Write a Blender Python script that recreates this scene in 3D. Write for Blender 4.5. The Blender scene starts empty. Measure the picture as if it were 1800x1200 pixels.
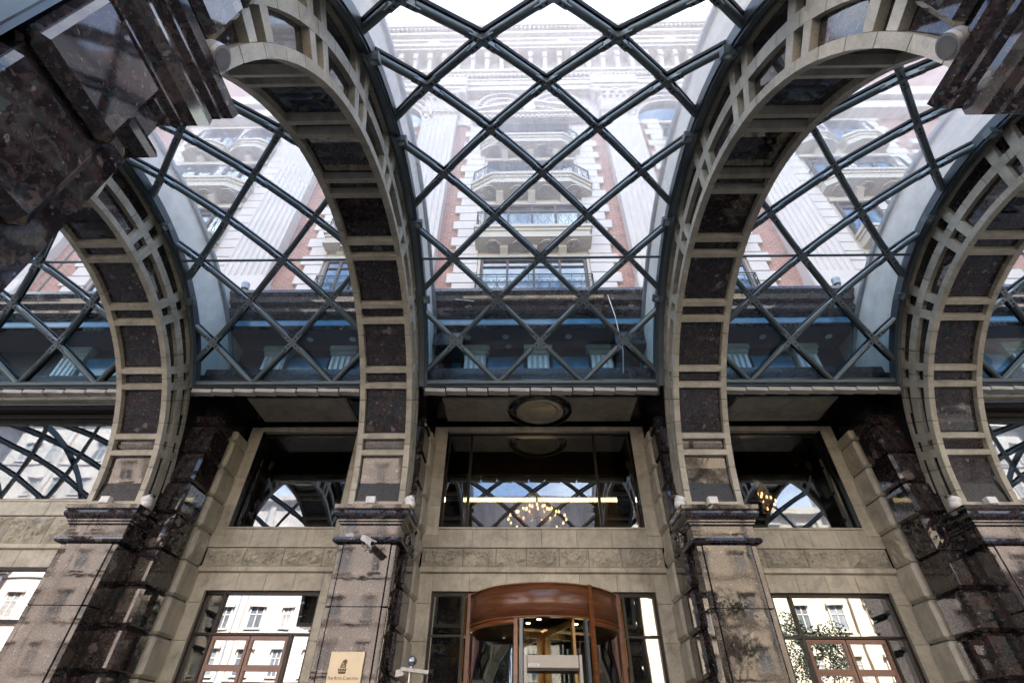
import bpy, math, random
from mathutils import Vector, Matrix, noise
random.seed(7)
sc = bpy.context.scene
COL = sc.collection
S = 1.8                      # metres per drawing unit; drawing units are measured from the eye point
EYE = 1.55
PI = math.pi
def W(p): return Vector((p[0]*S, p[1]*S, p[2]*S + EYE))
rad = math.radians
# ---------------------------------------------------------------- camera
cam = bpy.data.cameras.new('camera'); co = bpy.data.objects.new('camera', cam); COL.objects.link(co)
R0 = (0.99978883, 0.01873986, 0.00843343); R1 = (0.00547319, -0.63838453, 0.76969814); R2 = (-0.01980781, 0.76948945, 0.63835229)
co.matrix_world = Matrix(((R0[0], R1[0], -R2[0], 0), (R0[1], R1[1], -R2[1], 0), (R0[2], R1[2], -R2[2], EYE), (0, 0, 0, 1)))
cam.sensor_width = 36; cam.lens = 36*872.8/1800; cam.clip_start = .05; cam.clip_end = 800
sc.camera = co
# ---------------------------------------------------------------- light
SUN_EL, SUN_AZ = rad(50), rad(16)          # azimuth measured from +Y (behind the hotel) towards +X
sd = Vector((math.sin(SUN_AZ)*math.cos(SUN_EL), math.cos(SUN_AZ)*math.cos(SUN_EL), math.sin(SUN_EL)))
sun = bpy.data.lights.new('sun', 'SUN'); sun.energy = 4.8; sun.angle = rad(.53); sun.color = (1, .955, .9)
so = bpy.data.objects.new('sun', sun); COL.objects.link(so); so.rotation_euler = sd.to_track_quat('Z', 'Y').to_euler(); so.location = (0, 0, 60)
world = bpy.data.worlds.new('World'); sc.world = world; world.use_nodes = True
wn = world.node_tree; wn.nodes.clear()
def N(t, kind, **kw):
    n = t.nodes.new(kind)
    for k, v in kw.items():
        if k in n.inputs: n.inputs[k].default_value = v
        else: setattr(n, k, v)
    return n
sky = N(wn, 'ShaderNodeTexSky', sky_type='NISHITA', sun_disc=False, sun_elevation=SUN_EL, sun_rotation=SUN_AZ, air_density=.9, dust_density=.7)
tc = N(wn, 'ShaderNodeTexCoord')
mp = N(wn, 'ShaderNodeMapping'); mp.inputs['Scale'].default_value = (1.4, 1.0, 2.6); wn.links.new(tc.outputs['Generated'], mp.inputs[0])
cn = N(wn, 'ShaderNodeTexNoise', Scale=2.1, Detail=7.0, Roughness=.58, Distortion=.4); wn.links.new(mp.outputs[0], cn.inputs['Vector'])
cr = N(wn, 'ShaderNodeValToRGB'); cr.color_ramp.elements[0].position = .44; cr.color_ramp.elements[1].position = .70
wn.links.new(cn.outputs['Fac'], cr.inputs[0])
mx = N(wn, 'ShaderNodeMix', data_type='RGBA'); mx.inputs[7].default_value = (6.6, 6.55, 6.7, 1)
wn.links.new(cr.outputs[0], mx.inputs[0]); wn.links.new(sky.outputs[0], mx.inputs[6])
bg = N(wn, 'ShaderNodeBackground', Strength=.13); wn.links.new(mx.outputs[2], bg.inputs[0])
wo = N(wn, 'ShaderNodeOutputWorld'); wn.links.new(bg.outputs[0], wo.inputs[0])
sc.view_settings.view_transform = 'Standard'; sc.view_settings.look = 'None'
sc.view_settings.exposure = 2.85; sc.view_settings.gamma = 1
sc.cycles.max_bounces = 10; sc.cycles.transparent_max_bounces = 24; sc.cycles.glossy_bounces = 5; sc.cycles.diffuse_bounces = 4
sc.cycles.use_denoising = True; sc.cycles.sample_clamp_indirect = 12; sc.cycles.caustics_reflective = False; sc.cycles.caustics_refractive = False

# ---------------------------------------------------------------- materials
def mat(name):
    m = bpy.data.materials.new(name); m.use_nodes = True; t = m.node_tree
    return m, t, t.nodes['Principled BSDF'], (lambda a, b: t.links.new(a, b))
def ramp(t, stops, interp='LINEAR'):
    r = N(t, 'ShaderNodeValToRGB'); e = r.color_ramp; e.interpolation = interp
    while len(e.elements) > 1: e.elements.remove(e.elements[0])
    e.elements[0].position = stops[0][0]; e.elements[0].color = (*stops[0][1], 1)
    for p, c in stops[1:]:
        q = e.elements.new(p); q.color = (*c, 1)
    return r
def mixc(t, L, fac, a, b, blend='MIX'):
    m = N(t, 'ShaderNodeMix', data_type='RGBA', blend_type=blend)
    for s, v in ((0, fac), (6, a), (7, b)):
        if isinstance(v, (int, float)): m.inputs[s].default_value = v
        elif isinstance(v, tuple): m.inputs[s].default_value = (*v, 1)
        else: L(v, m.inputs[s])
    return m.outputs[2]
def simple(name, c, rough=.5, metal=0., var=.12, scale=6., bump=0., bscale=60., spec=.5):
    m, t, b, L = mat(name)
    g = N(t, 'ShaderNodeNewGeometry')
    n = N(t, 'ShaderNodeTexNoise', Scale=scale, Detail=6.0, Roughness=.6); L(g.outputs['Position'], n.inputs['Vector'])
    r = ramp(t, [(.3, tuple(x*(1-var) for x in c)), (.7, tuple(min(1, x*(1+var)) for x in c))]); L(n.outputs['Fac'], r.inputs[0])
    L(r.outputs[0], b.inputs['Base Color'])
    rr = N(t, 'ShaderNodeMapRange'); rr.inputs[3].default_value = rough*.8; rr.inputs[4].default_value = min(1, rough*1.25); L(n.outputs['Fac'], rr.inputs[0]); L(rr.outputs[0], b.inputs['Roughness'])
    b.inputs['Metallic'].default_value = metal; b.inputs['Specular IOR Level'].default_value = spec
    if bump:
        n2 = N(t, 'ShaderNodeTexNoise', Scale=bscale, Detail=5.0); L(g.outputs['Position'], n2.inputs['Vector'])
        bp = N(t, 'ShaderNodeBump', Strength=bump, Distance=.01); L(n2.outputs['Fac'], bp.inputs['Height']); L(bp.outputs[0], b.inputs['Normal'])
    return m
def granite():
    m, t, b, L = mat('polished_breccia')
    g = N(t, 'ShaderNodeNewGeometry')
    dn = N(t, 'ShaderNodeTexNoise', Scale=7.0, Detail=3.0); L(g.outputs['Position'], dn.inputs['Vector'])
    dv = N(t, 'ShaderNodeVectorMath', operation='SCALE'); dv.inputs['Scale'].default_value = .14; L(dn.outputs['Color'], dv.inputs[0])
    ad = N(t, 'ShaderNodeVectorMath', operation='ADD'); L(g.outputs['Position'], ad.inputs[0]); L(dv.outputs[0], ad.inputs[1])
    P = ad.outputs[0]
    bn = N(t, 'ShaderNodeTexNoise', Scale=22.0, Detail=9.0, Roughness=.72); L(P, bn.inputs['Vector'])
    base = ramp(t, [(.30, (.006, .005, .007)), (.47, (.020, .015, .016)), (.60, (.060, .043, .042)), (.80, (.14, .10, .092))]); L(bn.outputs['Fac'], base.inputs[0])
    col = base.outputs[0]
    pal = [(0, (.022, .016, .018)), (.18, (.075, .054, .050)), (.3, (.008, .030, .040)), (.42, (.050, .018, .018)), (.50, (.11, .082, .074)), (.62, (.030, .036, .040)), (.74, (.24, .205, .19)), (.80, (.012, .010, .012)), (.90, (.055, .075, .070))]
    for sca, th, lo, wgt in ((5.0, .42, .25, .8), (12.0, .40, .35, .85), (28.0, .38, .4, .85), (62.0, .36, .45, .8)):
        v = N(t, 'ShaderNodeTexVoronoi', Scale=sca, Randomness=1.0); L(P, v.inputs['Vector'])
        sep = N(t, 'ShaderNodeSeparateColor'); L(v.outputs['Color'], sep.inputs[0])
        r = ramp(t, pal, 'CONSTANT'); L(sep.outputs[0], r.inputs[0])
        md = N(t, 'ShaderNodeMath', operation='MULTIPLY'); md.inputs[1].default_value = th*1.5; L(sep.outputs[1], md.inputs[0])
        ls = N(t, 'ShaderNodeMath', operation='LESS_THAN'); L(v.outputs['Distance'], ls.inputs[0]); L(md.outputs[0], ls.inputs[1])
        pick = N(t, 'ShaderNodeMath', operation='GREATER_THAN'); pick.inputs[1].default_value = lo; L(sep.outputs[2], pick.inputs[0])
        mm = N(t, 'ShaderNodeMath', operation='MULTIPLY'); L(ls.outputs[0], mm.inputs[0]); L(pick.outputs[0], mm.inputs[1])
        m2 = N(t, 'ShaderNodeMath', operation='MULTIPLY'); m2.inputs[1].default_value = wgt; L(mm.outputs[0], m2.inputs[0])
        tex = mixc(t, L, .55, r.outputs[0], base.outputs[0], 'MULTIPLY')
        tex = mixc(t, L, .75, tex, r.outputs[0])
        col = mixc(t, L, m2.outputs[0], col, tex)
    L(col, b.inputs['Base Color'])
    rn = N(t, 'ShaderNodeTexNoise', Scale=2.2, Detail=4.0); L(g.outputs['Position'], rn.inputs['Vector'])
    rr = N(t, 'ShaderNodeMapRange'); rr.inputs[1].default_value = .35; rr.inputs[2].default_value = .7; rr.inputs[3].default_value = .02; rr.inputs[4].default_value = .07; L(rn.outputs['Fac'], rr.inputs[0]); L(rr.outputs[0], b.inputs['Roughness'])
    b.inputs['Specular IOR Level'].default_value = .8
    bn2 = N(t, 'ShaderNodeTexNoise', Scale=3.0, Detail=2.0); L(g.outputs['Position'], bn2.inputs['Vector'])
    bp = N(t, 'ShaderNodeBump', Strength=.06, Distance=.01); L(bn2.outputs['Fac'], bp.inputs['Height']); L(bp.outputs[0], b.inputs['Normal'])
    return m
def beige(name='honed_beige_stone', k=1., rough=.33, bump=.15):
    m, t, b, L = mat(name)
    g = N(t, 'ShaderNodeNewGeometry')
    n1 = N(t, 'ShaderNodeTexNoise', Scale=2.4, Detail=9.0, Roughness=.62, Distortion=.8); L(g.outputs['Position'], n1.inputs['Vector'])
    r1 = ramp(t, [(.25, (.20*k, .195*k, .172*k)), (.45, (.34*k, .33*k, .285*k)), (.62, (.42*k, .405*k, .355*k)), (.8, (.48*k, .465*k, .415*k))]); L(n1.outputs['Fac'], r1.inputs[0])
    n2 = N(t, 'ShaderNodeTexNoise', Scale=55.0, Detail=6.0, Roughness=.75); L(g.outputs['Position'], n2.inputs['Vector'])
    r2 = ramp(t, [(.32, (.62, .62, .62)), (.6, (1, 1, 1))]); L(n2.outputs['Fac'], r2.inputs[0])
    c = mixc(t, L, .7, r1.outputs[0], r2.outputs[0], 'MULTIPLY')
    w = N(t, 'ShaderNodeTexNoise', Scale=3.3, Detail=5.0, Distortion=2.2); L(g.outputs['Position'], w.inputs['Vector'])
    rv = ramp(t, [(.485, (1, 1, 1)), (.5, (.55, .52, .48)), (.515, (1, 1, 1))]); L(w.outputs['Fac'], rv.inputs[0])
    c = mixc(t, L, .45, c, rv.outputs[0], 'MULTIPLY')
    ms = N(t, 'ShaderNodeMapping'); ms.inputs['Scale'].default_value = (5.0, 5.0, .7); L(g.outputs['Position'], ms.inputs[0])
    ns = N(t, 'ShaderNodeTexNoise', Scale=1.7, Detail=6.0, Roughness=.6); L(ms.outputs[0], ns.inputs['Vector'])
    rs = ramp(t, [(.34, (.66, .62, .55)), (.52, (.97, .96, .94)), (.7, (1.06, 1.06, 1.06))]); L(ns.outputs['Fac'], rs.inputs[0])
    c = mixc(t, L, .42, c, rs.outputs[0], 'MULTIPLY')
    oi = N(t, 'ShaderNodeObjectInfo'); ro = ramp(t, [(0, (.90, .885, .85)), (.5, (.99, .98, .95)), (1, (1.10, 1.08, 1.04))]); L(oi.outputs['Random'], ro.inputs[0])
    c = mixc(t, L, 1., c, ro.outputs[0], 'MULTIPLY')
    L(c, b.inputs['Base Color'])
    rr = N(t, 'ShaderNodeMapRange'); rr.inputs[3].default_value = rough*.7; rr.inputs[4].default_value = rough*1.5; L(n1.outputs['Fac'], rr.inputs[0]); L(rr.outputs[0], b.inputs['Roughness'])
    bp = N(t, 'ShaderNodeBump', Strength=bump, Distance=.006); L(n2.outputs['Fac'], bp.inputs['Height']); L(bp.outputs[0], b.inputs['Normal'])
    return m
def glass(name, tint, ior, extra, haze=0., rough=0.0, haze_col=(.90, .85, .82), wave=.0):
    m = bpy.data.materials.new(name); m.use_nodes = True; t = m.node_tree; t.nodes.clear(); L = lambda a, b: t.links.new(a, b)
    g = N(t, 'ShaderNodeNewGeometry')
    tr = N(t, 'ShaderNodeBsdfTransparent'); tr.inputs[0].default_value = (*tint, 1)
    gl = N(t, 'ShaderNodeBsdfGlossy'); gl.inputs['Roughness'].default_value = rough; gl.inputs[0].default_value = (.93, .96, 1, 1)
    if wave:
        wn_ = N(t, 'ShaderNodeTexNoise', Scale=1.1, Detail=1.0); L(g.outputs['Position'], wn_.inputs['Vector'])
        bp = N(t, 'ShaderNodeBump', Strength=wave, Distance=.02); L(wn_.outputs['Fac'], bp.inputs['Height']); L(bp.outputs[0], gl.inputs['Normal'])
    lw = N(t, 'ShaderNodeLayerWeight', Blend=.5); pw = N(t, 'ShaderNodeMath', operation='POWER'); pw.inputs[1].default_value = 5.0; L(lw.outputs['Facing'], pw.inputs[0])
    r0 = ((ior-1)/(ior+1))**2*1.1; mr = N(t, 'ShaderNodeMapRange'); mr.inputs[3].default_value = max(extra, r0); mr.inputs[4].default_value = 1.0; L(pw.outputs[0], mr.inputs[0])
    mi = N(t, 'ShaderNodeMixShader'); L(mr.outputs[0], mi.inputs[0]); L(tr.outputs[0], mi.inputs[1]); L(gl.outputs[0], mi.inputs[2])
    out = N(t, 'ShaderNodeOutputMaterial'); last = mi.outputs[0]
    if haze:
        mpn = N(t, 'ShaderNodeMapping'); mpn.inputs['Scale'].default_value = (2.4, .5, .5); L(g.outputs['Position'], mpn.inputs[0])
        n = N(t, 'ShaderNodeTexNoise', Scale=1.6, Detail=7.0, Roughness=.65); L(mpn.outputs[0], n.inputs['Vector'])
        m2 = N(t, 'ShaderNodeMapRange'); m2.inputs[1].default_value = .35; m2.inputs[2].default_value = .75; m2.inputs[3].default_value = haze*.75; m2.inputs[4].default_value = haze*1.25; L(n.outputs['Fac'], m2.inputs[0])
        # pane dirt plus a painted milky veil of reflections, thicker towards the street
        sx_ = N(t, 'ShaderNodeSeparateXYZ'); L(g.outputs['Position'], sx_.inputs[0])
        fz = N(t, 'ShaderNodeMapRange'); fz.interpolation_type = 'SMOOTHSTEP'; fz.inputs[1].default_value = 8.4; fz.inputs[2].default_value = 3.0; fz.inputs[3].default_value = .10; fz.inputs[4].default_value = 1.75; L(sx_.outputs[1], fz.inputs[0])
        mu = N(t, 'ShaderNodeMath', operation='MULTIPLY'); L(m2.outputs[0], mu.inputs[0]); L(fz.outputs[0], mu.inputs[1]); m2 = mu
        d = N(t, 'ShaderNodeBsdfTranslucent'); d.inputs[0].default_value = (*haze_col, 1)
        d2 = N(t, 'ShaderNodeBsdfDiffuse'); d2.inputs[0].default_value = (*haze_col, 1)
        dd = N(t, 'ShaderNodeMixShader'); dd.inputs[0].default_value = .4; L(d.outputs[0], dd.inputs[1]); L(d2.outputs[0], dd.inputs[2])
        mi2 = N(t, 'ShaderNodeMixShader'); L(m2.outputs[0], mi2.inputs[0]); L(last, mi2.inputs[1]); L(dd.outputs[0], mi2.inputs[2]); last = mi2.outputs[0]
    L(last, out.inputs[0])
    return m
def emis(name, c, s):
    m, t, b, L = mat(name); b.inputs['Base Color'].default_value = (*c, 1); b.inputs['Emission Color'].default_value = (*c, 1); b.inputs['Emission Strength'].default_value = s
    return m
def brickm():
    m, t, b, L = mat('red_brickwork')
    g = N(t, 'ShaderNodeNewGeometry'); sp = N(t, 'ShaderNodeSeparateXYZ'); L(g.outputs['Position'], sp.inputs[0])
    cb = N(t, 'ShaderNodeCombineXYZ'); L(sp.outputs[0], cb.inputs[0]); L(sp.outputs[2], cb.inputs[1])
    br = N(t, 'ShaderNodeTexBrick'); br.inputs['Scale'].default_value = 1.; br.inputs['Brick Width'].default_value = .25; br.inputs['Row Height'].default_value = .10; br.inputs['Mortar Size'].default_value = .012
    br.inputs['Color1'].default_value = (.38, .185, .14, 1); br.inputs['Color2'].default_value = (.32, .155, .12, 1); br.inputs['Mortar'].default_value = (.42, .34, .31, 1); L(cb.outputs[0], br.inputs[0])
    n = N(t, 'ShaderNodeTexNoise', Scale=3., Detail=5.); L(g.outputs['Position'], n.inputs['Vector'])
    r = ramp(t, [(.3, (.8, .8, .8)), (.7, (1.15, 1.12, 1.1))]); L(n.outputs['Fac'], r.inputs[0])
    L(mixc(t, L, 1., br.outputs[0], r.outputs[0], 'MULTIPLY'), b.inputs['Base Color']); b.inputs['Roughness'].default_value = .85
    bp = N(t, 'ShaderNodeBump', Strength=.5, Distance=.01); bp.invert = True; L(br.outputs['Fac'], bp.inputs['Height']); L(bp.outputs[0], b.inputs['Normal'])
    return m
def woodm(name, a, c, rough=.28, scale=1.):
    m, t, b, L = mat(name)
    g = N(t, 'ShaderNodeNewGeometry'); mpn = N(t, 'ShaderNodeMapping'); mpn.inputs['Scale'].default_value = (1.1*scale, 1.1*scale, 13*scale); L(g.outputs['Position'], mpn.inputs[0])
    n = N(t, 'ShaderNodeTexNoise', Scale=1.3, Detail=9., Roughness=.65, Distortion=.5); L(mpn.outputs[0], n.inputs['Vector'])
    r = ramp(t, [(.3, a), (.55, tuple((x+y)/2 for x, y in zip(a, c))), (.72, c)]); L(n.outputs['Fac'], r.inputs[0]); L(r.outputs[0], b.inputs['Base Color'])
    b.inputs['Roughness'].default_value = rough; b.inputs['Coat Weight'].default_value = .5; b.inputs['Coat Roughness'].default_value = .12
    return m
GR = granite(); BE = beige(k=1.56); BEA = beige('arch_beige_stone', 1.46, .42, .2)
ROCK = beige('split_face_beige_stone', 1.4, .75, .6)
STEEL = simple('painted_steel', (.135, .17, .185), .36, .5, .1, 3.)
STEELD = simple('dark_steel_plate', (.09, .115, .135), .4, .5, .15, 3.)
STEELL = simple('light_steel_plate', (.23, .28, .31), .36, .5, .1, 4.)
BOLT = simple('black_bolt', (.015, .017, .02), .4, .6)
RUB = simple('black_rubber', (.012, .013, .015), .6)
FIN = simple('pale_rendered_stone', (.56, .55, .51), .6, 0, .16, 3., .2, 30.)
VGL = glass('roof_glass', (.86, .94, .965), 1.5, .02, .26)
VGB = glass('reflection_blue_roof_glass', (.52, .73, .82), 1.5, .05, .12)  # blue of mirrored sky and street put into the tint of the foot panes
WGL = glass('window_glass', (.42, .46, .47), 1.75, .27, 0, 0, wave=.07)
DGL = glass('door_glass', (.30, .34, .36), 1.75, .36, 0, 0, wave=.05)
TGL = glass('tower_window_glass', (.55, .62, .64), 1.8, .22)
BLACKF = simple('black_metal_frame', (.018, .016, .017), .35, .4)
DGRAN = simple('black_granite_reveal', (.018, .016, .017), .2, 0, .3, 12.)
WST = simple('white_hotel_stone', (.56, .51, .485), .75, 0, .07, 1.2, .15, 25.)
CST = simple('cream_hotel_stone', (.46, .42, .355), .75, 0, .07, 1.2)
CARV = simple('carved_grey_stone', (.47, .44, .39), .8, 0, .1, 5.)  # greyer stone of the balcony soffits and frieze
JOINT = simple('stone_joint', (.20, .18, .165), .9)
BRK = brickm()
IRON = simple('green_black_iron', (.06, .085, .09), .5, .3)
WFR = simple('brown_window_frame', (.09, .06, .055), .5)
CURT = simple('net_curtain', (.30, .40, .40), .8, 0, .25, 9.)
BLU = simple('blue_glass_sky_tone', (.05, .17, .28), .12, .0, .3, 3.)  # blue window glass; on the frieze it paints the mirrored sky
MAUVE = simple('mauve_ceiling_render', (.13, .10, .13), .7, 0, .1, 2.)
SLATE = simple('dark_slate_render', (.018, .024, .034), .4, 0, .2, 2.)
PALEB = simple('pale_blue_stone', (.46, .53, .54), .6)
WHITE = simple('white_enamel', (.84, .84, .83), .4)
GREYP = simple('grey_lamp_housing', (.30, .31, .33), .4, .3)
LENS = simple('lamp_lens', (.45, .46, .47), .15, .7)
BRASS = simple('gold_plate', (.74, .63, .44), .4, .15, .05, 2.)
ENGR = simple('engraved_brown', (.10, .065, .03), .5)
BRONZE = simple('gilded_bronze', (.26, .17, .075), .28, .85)
WOODD = woodm('varnished_mahogany', (.085, .028, .012), (.26, .105, .045))
WOODF = woodm('orange_wood_edge', (.15, .05, .016), (.30, .115, .04))
DOORW = woodm('red_brown_door_wood', (.14, .045, .028), (.23, .08, .05), .35)
DET = simple('grey_beige_detector_shell', (.50, .46, .41), .45, 0, .04)
CHR = simple('brushed_steel', (.42, .43, .45), .25, .9)
CLOTH = simple('dark_red_curtain', (.035, .012, .014), .8, 0, .3, 12.)
GOLDC = simple('gold_curtain_trim', (.55, .40, .06), .5)
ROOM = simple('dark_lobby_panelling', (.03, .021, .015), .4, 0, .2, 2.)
OCHRE = simple('ochre_lobby_wall', (.26, .18, .07), .5, 0, .1, 2.)
PAVE = simple('grey_pavement', (.11, .105, .10), .7, 0, .15, 1.5, .2)
ASPH = simple('asphalt', (.05, .05, .052), .85, 0, .2, 3., .4)
OPP = simple('white_render_opposite', (.58, .49, .43), .8, 0, .14, .5)
SIDE = simple('grey_added_block', (.17, .16, .15), .8, 0, .15, .8)
OPW1 = simple('window_pane_grey', (.24, .25, .26), .1, 0, .3, 2.)
OPW2 = simple('window_pane_curtained', (.32, .29, .27), .3, 0, .3, 4.)
OPW3 = simple('window_pane_dark', (.13, .14, .15), .1, 0, .3, 2.)
OPPC = simple('cream_render_opposite', (.56, .46, .34), .8, 0, .14, .5)
ROOFD = simple('dark_roof', (.006, .006, .008), 1., spec=.05)
BARK = simple('bark', (.09, .065, .045), .9, 0, .3, 8., .5)
LEAF = simple('leaves', (.045, .065, .032), .55, 0, .5, 3.)
BULB = emis('lit_bulb', (1, .46, .17), 3.6)
COVE = emis('warm_cove_light', (1, .66, .28), 3.2)
SPOT = emis('lit_downlight', (1, .72, .42), 2.)

# ---------------------------------------------------------------- mesh tools
ORG = {}
_cb = []
for sx in (0, 1):
    for sy in (0, 1):
        for sz in (0, 1): _cb.append((sx, sy, sz))
class MB:
    def __init__(s): s.v = []; s.f = []; s.sm = []
    def add(s, vs, fs, smooth=False):
        o = len(s.v); s.v += [tuple(v) for v in vs]; s.f += [tuple(i+o for i in f) for f in fs]; s.sm += [smooth]*len(fs); return s
    def box(s, x0, x1, y0, y1, z0, z1, c=0):
        if x1 < x0: x0, x1 = x1, x0
        if y1 < y0: y0, y1 = y1, y0
        X, Y, Z = (x0, x1), (y0, y1), (z0, z1)
        if not c:
            vs = [(X[a], Y[b], Z[d]) for a, b, d in _cb]
            return s.add(vs, [(0, 1, 3, 2), (4, 6, 7, 5), (0, 4, 5, 1), (2, 3, 7, 6), (0, 2, 6, 4), (1, 5, 7, 3)])
        idx = {}; vs = []
        for q in _cb:
            for a in range(3):
                p = []
                for k in range(3):
                    e = (X, Y, Z)[k]; val = e[q[k]]
                    if k != a: val += c if q[k] == 0 else -c
                    p.append(val)
                idx[(q, a)] = len(vs); vs.append(p)
        fs = []
        for a in range(3):
            b, d = [k for k in range(3) if k != a]
            for sg in (0, 1):
                loop = []
                for u, w in ((0, 0), (1, 0), (1, 1), (0, 1)):
                    q = [0, 0, 0]; q[a] = sg; q[b] = u; q[d] = w; loop.append(idx[(tuple(q), a)])
                fs.append(loop)
        for a in range(3):
            b, d = [k for k in range(3) if k != a]      # edge along a, between faces b and d
            for u in (0, 1):
                for w in (0, 1):
                    q0 = [0, 0, 0]; q0[b] = u; q0[d] = w; q1 = q0[:]; q1[a] = 1; q0 = tuple(q0); q1 = tuple(q1)
                    fs.append([idx[(q0, b)], idx[(q0, d)], idx[(q1, d)], idx[(q1, b)]])
        for q in _cb: fs.append([idx[(q, 0)], idx[(q, 1)], idx[(q, 2)]])
        return s.add(vs, fs)
    def tube(s, p, q, r, n=10, r2=None, caps=True):
        p = Vector(p); q = Vector(q); d = (q-p)
        if d.length < 1e-6: return s
        d.normalize(); a = d.orthogonal().normalized(); b = d.cross(a); r2 = r if r2 is None else r2
        vs = []
        for k in range(n):
            t = 2*PI*k/n; e = a*math.cos(t)+b*math.sin(t); vs.append(p+e*r); vs.append(q+e*r2)
        fs = [(2*k, 2*((k+1) % n), 2*((k+1) % n)+1, 2*k+1) for k in range(n)]
        s.add(vs, fs, n > 6)
        if caps: s.add(vs, [[2*k for k in range(n)][::-1], [2*k+1 for k in range(n)]])
        return s
    def path(s, pts, r, n=6):
        for a, b in zip(pts[:-1], pts[1:]): s.tube(a, b, r, n)
        return s
    def obox(s, c, u, v, w):                 # oriented box: centre, half vectors
        c, u, v, w = Vector(c), Vector(u), Vector(v), Vector(w)
        vs = [c+u*(2*a-1)+v*(2*b-1)+w*(2*d-1) for a, b, d in _cb]
        return s.add(vs, [(0, 1, 3, 2), (4, 6, 7, 5), (0, 4, 5, 1), (2, 3, 7, 6), (0, 2, 6, 4), (1, 5, 7, 3)])
    def prism(s, prof, ax, a0, a1, smooth=False):   # prof polygon in the other two axes (in order), extruded along ax
        def P(u, w, a): return {0: (a, u, w), 1: (u, a, w), 2: (u, w, a)}[ax]
        n = len(prof); vs = [P(u, w, a0) for u, w in prof]+[P(u, w, a1) for u, w in prof]
        s.add(vs, [(k, (k+1) % n, n+(k+1) % n, n+k) for k in range(n)], smooth)
        return s.add(vs, [list(range(n))[::-1], list(range(n, 2*n))])
    def sweep(s, x0, x1, y0, y1, prof):      # profile (outset, z) swept round a rectangle, closed top and bottom
        vs = []; fs = []
        for o, z in prof: vs += [(x0-o, y0-o, z), (x1+o, y0-o, z), (x1+o, y1+o, z), (x0-o, y1+o, z)]
        for k in range(len(prof)-1):
            for j in range(4): a = 4*k+j; b = 4*k+(j+1) % 4; fs.append((a, b, b+4, a+4))
        fs.append((3, 2, 1, 0)); m = 4*(len(prof)-1); fs.append((m, m+1, m+2, m+3))
        return s.add(vs, fs)
    def arc(s, r0, r1, a0, a1, x0, x1, n=4, c=(2.984, 1.923), plane='yz', ends=True):
        f0 = r0 if callable(r0) else (lambda t: r0); f1 = r1 if callable(r1) else (lambda t: r1)
        vs = []
        for k in range(n+1):
            d = a0+(a1-a0)*k/n; t = rad(d)
            for rr in (f0(d), f1(d)):
                u, w = c[0]+rr*math.cos(t), c[1]+rr*math.sin(t)
                for x in (x0, x1): vs.append((x, u, w) if plane == 'yz' else (u, x, w))
        fs = []
        for k in range(n):
            o = 4*k; e = o+4
            fs += [(o, o+1, e+1, e), (o+2, e+2, e+3, o+3), (o, e, e+2, o+2), (o+1, o+3, e+3, e+1)]
        if ends: fs += [(0, 2, 3, 1), (4*n, 4*n+1, 4*n+3, 4*n+2)]
        return s.add(vs, fs)
    def lathe(s, prof, o, d=(0, 0, 1), n=16, cap=True):      # prof (r, h)
        o = Vector(o); d = Vector(d).normalized(); a = d.orthogonal().normalized(); b = d.cross(a); vs = []
        for r, h in prof:
            for k in range(n): t = 2*PI*k/n; vs.append(o+d*h+(a*math.cos(t)+b*math.sin(t))*max(r, 1e-4))
        fs = []
        for i in range(len(prof)-1):
            for k in range(n): fs.append((i*n+k, i*n+(k+1) % n, (i+1)*n+(k+1) % n, (i+1)*n+k))
        s.add(vs, fs, True)
        if cap: s.add(vs, [list(range(n))[::-1], list(range((len(prof)-1)*n, len(prof)*n))])
        return s
    def rock(s, o, u, v, n, depth, amp, nu=12, nv=7, seed=0., edge=.12):   # split-face block: corner o, edges u v, outward n
        o, u, v, n = Vector(o), Vector(u), Vector(v), Vector(n).normalized()
        vs = []
        for j in range(nv+1):
            for i in range(nu+1):
                a, b = i/nu, j/nv; p = o+u*a+v*b
                e = min(1, min(a, 1-a)*u.length/.045, min(b, 1-b)*v.length/.045)
                q = p*9+Vector((seed, seed*.7, 0))
                h = .5+.5*noise.noise(q)-.5*abs(noise.noise(q*1.9))+.22*noise.noise(q*4.1)-.25*abs(noise.noise(q*6.5))
                vs.append(p+n*(amp*e*max(.1, h)))
        fs = [(j*(nu+1)+i, j*(nu+1)+i+1, (j+1)*(nu+1)+i+1, (j+1)*(nu+1)+i) for j in range(nv) for i in range(nu)]
        s.add(vs, fs)
        m = -n*depth; c = [o, o+u, o+u+v, o+v]
        return s.add(c+[p+m for p in c], [(0, 4, 5, 1), (1, 5, 6, 2), (2, 6, 7, 3), (3, 7, 4, 0), (4, 7, 6, 5)])
    def build(s, name, m, parent=None, kind=None, label=None, cat=None, group=None, loc=None):
        me = bpy.data.meshes.new(name)
        if parent is not None: org = ORG[parent.name]
        else: org = W(loc) if loc is not None else Vector((0, 0, 0))
        me.from_pydata([W(v)-org for v in s.v], [], s.f)
        me.polygons.foreach_set('use_smooth', s.sm); me.materials.append(m)
        import bmesh
        bm = bmesh.new(); bm.from_mesh(me); bmesh.ops.recalc_face_normals(bm, faces=bm.faces); bm.to_mesh(me); bm.free()
        o = bpy.data.objects.new(name, me); COL.objects.link(o)
        if parent is not None: o.parent = parent
        else: o.location = org
        ORG[o.name] = org
        if kind: o['kind'] = kind
        if label: o['label'] = label
        if cat: o['category'] = cat
        if group: o['group'] = group
        return o
def thing(name, label, cat, loc=(0, 0, 0), group=None):
    o = bpy.data.objects.new(name, None); COL.objects.link(o); o.location = W(loc); o['label'] = label; o['category'] = cat; o.empty_display_size = .2
    if group: o['group'] = group
    ORG[o.name] = W(loc); return o

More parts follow.
